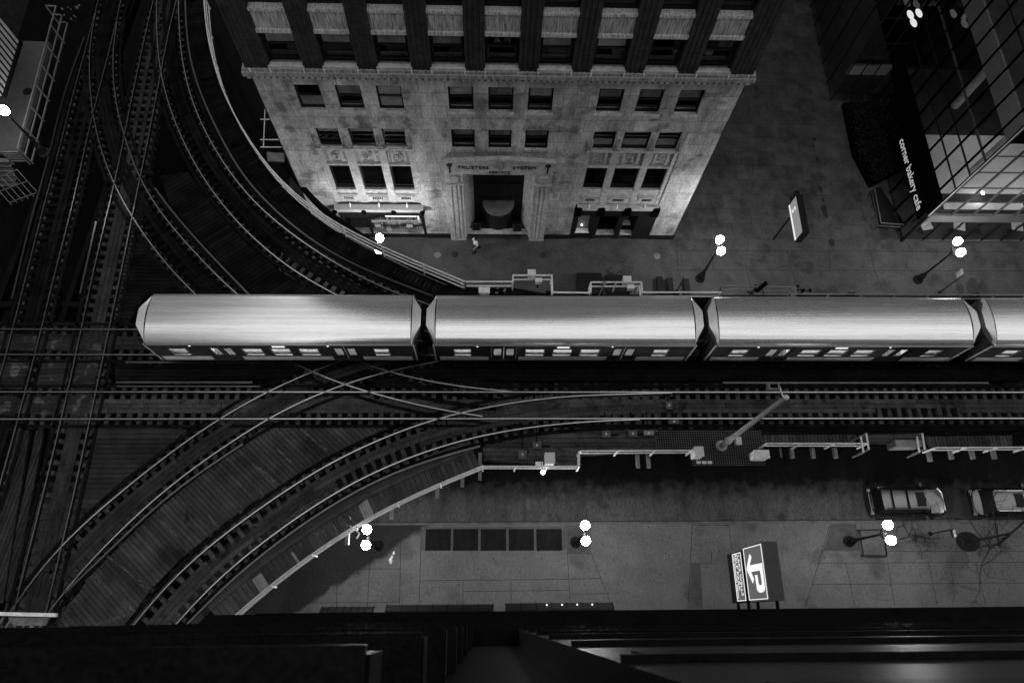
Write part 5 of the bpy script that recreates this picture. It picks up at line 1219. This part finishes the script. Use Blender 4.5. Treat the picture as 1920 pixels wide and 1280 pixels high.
S = thing('platform_stair', tuple(G(10, 320, 5)), 'dark metal stair below the platform corner', 'stair')
b = MB()
for k in range(6): p = G(-10+k*3, 300+k*9, 7-k*.4); b.box(p.x-1.4, p.y-.14, p.z-.04, p.x+.9, p.y+.14, p.z)
b.build('tread', GALD, S)
b = MB(); A_, B2_ = G(32, 318, 6.5), G(-20, 338, 5.5)
for k in range(3): b.bar(A_+Vector((.0+k*.5, -k*.55, -k*.4)), B2_+Vector((k*.5, -k*.55, -k*.4)), .05)
for k in range(6): p = A_.lerp(B2_, k/5); b.bar(p, p+Vector((1.1, -1.2, -.9)), .03)
b.build('handrail', GALD, S)
# dark block left of the side street
t = thing('corner_building', (-45, 60, 0), 'dark tall building beyond the platform at the top left', 'building')
MB().box(-75, 20, 0, -37, 90, 70).build('wall', BRK, t)
b = MB()
for i in range(12):
    for k in range(8): b.box(-37.0, 24+i*5, 6+k*7, -36.95, 27+i*5, 10+k*7)
b.build('window', GLS, t)
t = thing('corner_building', (-45, -20, 0), 'dark tall building below the left edge of the crossing', 'building')
MB().box(-80, -60, 0, -36, 6, 75).build('wall', BRK, t)
t = thing('rear_sky_blocker', (20, 60, 0), 'unseen dark block added behind the plaza to block sky light', 'building')
MB().box(8, 60, 0, 62, 75, 120).build('wall', BRK, t); MB().box(15, 59.9, 1, 27, 60, 4).build('window', GLS, t)  # added out of view to block sky light and shape the roof reflection

# ------------------------------------------------------------------ near building below the camera
N = thing('granite_tower', (5, 0, 0), 'polished dark granite facade with stepped ledges filling the bottom edge', 'building')
MB().box(1.15, -6, 11.5, 62, -.36, 49).build('wall', GRANW, N)
MB().box(-12.0, -6, 3.0, 1.15, -.95, 49).build('recessed_wall', GRANW, N)
MB().box(-12.0, -6, 0, 62, .42, 4.6).build('base', GRANW, N)
MB().box(-12.0, -6, 4.6, 62, .30, 11.5).build('podium', GRANW, N)
for i, d in enumerate((4.2, 7.6, 11.4, 14.9, 18.4, 22, 25.5, 29)):
    z = CZ-d; xr = -.66; fy = -.12+.012*i
    b = MB().box(-12.0, -.96, z-.55, xr, fy-.05, z-.08).box(-12.0, -.96, z-.08, xr-.02, fy, z); b.build('ledge', GRANW, N)
    if i > 0: MB().box(-11, -.955, z-3.0, -1.0, -.93, z-.9).build('window', GLS, N)
for i, d in enumerate((2.6, 6.8, 10.9, 15, 19, 23, 27)):
    z = CZ-d; MB().box(1.6, -.37, z-1.9, 60, -.345+.01*i, z).build('window_band', M('band_glass', .004, .5, spec=.03, var=.3, bump=.1) if 'band_glass' not in bpy.data.materials else bpy.data.materials['band_glass'], N)
    MB().box(1.15, -.37, z, 62, -.30+.012*i, z+.12).build('ledge', GRANW, N)
def awning(label, u0, u1, v0, v1, lit):
    a, c = G(u0, v0, 3.6), G(u1, v1, 3.6); y = (a.y+c.y)/2
    t = thing('awning', (a.x, .42, 3.2), label, 'awning', 'awnings on the near facade'); b = MB(); n = 8; V = []
    for x in (a.x, c.x):
        for i in range(n+1): an = math.pi/2*i/n; V.append((x, .40+(y-.0+.35-.40)*math.cos(an), 3.0+.75*math.sin(an)))
    b.add(V, [(i, i+1, n+2+i, n+1+i) for i in range(n)]+[tuple(range(n+1)), tuple(range(n+1, 2*n+2))[::-1]]); b.build('canvas', M('dark_awning_cloth', .012, .5, var=.2) if 'dark_awning_cloth' not in bpy.data.materials else bpy.data.materials['dark_awning_cloth'], t)
    m = 7
    for k in range(m+1):
        q = MB()
        x = a.x+(c.x-a.x)*k/m
        for i in range(n): an, a2 = math.pi/2*i/n, math.pi/2*(i+1)/n; r = y+.35-.40+.012; q.bar((x, .40+r*math.cos(an), 3.0+.762*math.sin(an)), (x, .40+r*math.cos(a2), 3.0+.762*math.sin(a2)), .03)
        q.build('rib', BLK, t)
    if lit:
        for k in range(4): x = a.x+(c.x-a.x)*(.38+k*.14); MB().lathe((x, .72+.0, 3.76), [(.01, -.02), (.045, 0), (.01, .03)], 8).build('spot_lamp', GLOWD, t)
awning('short dark awning with slanted end left of the others', 600, 700, 1156, 1143, False)
awning('long plain dark awning in the middle of the near facade', 723, 925, 1155, 1136, False)
awning('ribbed dark awning with tiny lights on top', 948, 1150, 1152, 1132, True)

# ------------------------------------------------------------------ walking person
def person(label, x, y):
    t = thing('person', (x, y, .14), label, 'person'); z = .14
    J = {'pel': (0, 0, .95, .135, .11), 'wai': (0, .02, 1.12, .13, .10), 'che': (.01, .03, 1.33, .17, .115), 'nec': (.01, .05, 1.49, .06, .06), 'hd0': (.015, .07, 1.56, .075, .085), 'hd1': (.015, .08, 1.66, .085, .1), 'hd2': (.015, .08, 1.75, .06, .07),
         'shl': (-.19, .03, 1.41, .06, .06), 'ell': (-.27, -.05, 1.14, .045, .045), 'wrl': (-.26, .14, .95, .03, .03), 'shr': (.21, .03, 1.41, .06, .06), 'elr': (.31, -.02, 1.15, .045, .045), 'wrr': (.30, -.22, .98, .03, .03),
         'hil': (-.09, 0, .88, .09, .09), 'knl': (-.10, .10, .50, .06, .06), 'anl': (-.10, .20, .09, .042, .042), 'tol': (-.10, .36, .04, .035, .03), 'hir': (.09, 0, .88, .09, .09), 'knr': (.10, .02, .49, .06, .06), 'anr': (.10, -.25, .12, .042, .042), 'tor': (.10, -.10, .04, .035, .03)}
    def fig(chains, name, mat, k=1.0, root=None, sub=1):
        ids = {}; V = []; Ed = []
        for ch in chains:
            for j in ch:
                if j not in ids: ids[j] = len(V); V.append(j)
            Ed += [(ids[a], ids[b]) for a, b in zip(ch, ch[1:])]
        me = bpy.data.meshes.new(name); me.from_pydata([J[j][:3] for j in V], Ed, [])
        o = bpy.data.objects.new(name, me); COL.objects.link(o); sk = o.modifiers.new('skin', 'SKIN'); ss = o.modifiers.new('sub', 'SUBSURF'); ss.levels = sub; ss.render_levels = sub
        sk.use_smooth_shade = True
        for i, j in enumerate(V):
            s = me.skin_vertices[0].data[i]; s.radius = (J[j][3]*k, J[j][4]*k); s.use_root = (j == (root or V[0]))
        me.materials.append(mat); o.parent = t; return o
    hands = []
    for side, w in (('l', Vector(J['wrl'][:3])), ('r', Vector(J['wrr'][:3]))):
        d = (w-Vector(J['el'+side][:3])).normalized(); m_ = 'pm'+side; p = w+d*.07; J[m_] = (*p, .034, .018); hands.append(['wr'+side, m_])
        for i, (off, L_) in enumerate(((-.03, .065), (-.01, .075), (.01, .07), (.03, .055))):
            a, b2 = f'fa{side}{i}', f'fb{side}{i}'; q1 = p+Vector((off, 0, 0))+d*.03; J[a] = (*q1, .0085, .0085); q2 = q1+d*L_*.6+Vector((0, 0, -L_*.45)); J[b2] = (*q2, .007, .007); hands.append([m_, a, b2])
        sgn = 1 if side == 'l' else -1; q1 = w+d*.03+Vector((sgn*.045, 0, 0)); J['ta'+side] = (*q1, .0095, .0095); q2 = q1+d*.05; J['tb'+side] = (*q2, .008, .008); hands.append([m_, 'ta'+side, 'tb'+side])
    fig([['pel', 'wai', 'che', 'nec', 'hd0', 'hd1', 'hd2'], ['che', 'shl', 'ell', 'wrl'], ['che', 'shr', 'elr', 'wrr'], ['pel', 'hil', 'knl', 'anl', 'tol'], ['pel', 'hir', 'knr', 'anr', 'tor']] + hands, 'body', SKIN, 1.0, 'pel')
    sh = MB()
    fig([['pel', 'wai', 'che'], ['che', 'shl', 'ell'], ['che', 'shr', 'elr']], 'shirt', SHIRT, 1.42, 'che')
    fig([['wai', 'pel'], ['pel', 'hil', 'knl', 'anl'], ['pel', 'hir', 'knr', 'anr']], 'trousers', TROU, 1.22, 'pel')
    OFF[t.name] = Vector((0, 0, 0))
    MB().lathe((.015, .06, 1.70), [(.098, -.06), (.112, 0), (.10, .06), (.06, .105), (.01, .12)], 14).build('hair', HAIR, t, True)
    MB().lathe((.015, .18, 1.645), [(.006, -.03), (.014, -.015), (.006, .02)], 8).build('nose', SKIN, t, True)
    for s in (-1, 1): MB().lathe((.015+s*.032, .165, 1.672), [(.004, -.01), (.012, 0), (.004, .01)], 8).build('eye', HAIR, t, True)
    MB().box(-.01, .163, 1.603, .04, .172, 1.61).build('mouth', TROU, t)
    for s in (-1, 1): MB().lathe((.015+s*.092, .075, 1.65), [(.006, -.03), (.015, 0), (.006, .03)], 8).build('ear', SKIN, t, True)
    for n_, (a, b2) in (('shoe', (J['anl'], J['tol'])), ('shoe', (J['anr'], J['tor']))): MB().bar((a[0], a[1]-.05, .045), (b2[0], b2[1]+.05, .055), .12, .12).build(n_, BLK, t)
    return t
c = G(891, 456, 1.2); pr_ = person('person in a white shirt walking below the carved entrance', c.x, c.y); pr_.rotation_euler = (0, 0, math.radians(-60))
# a small dark bin by the portal
bpy.context.view_layer.update()
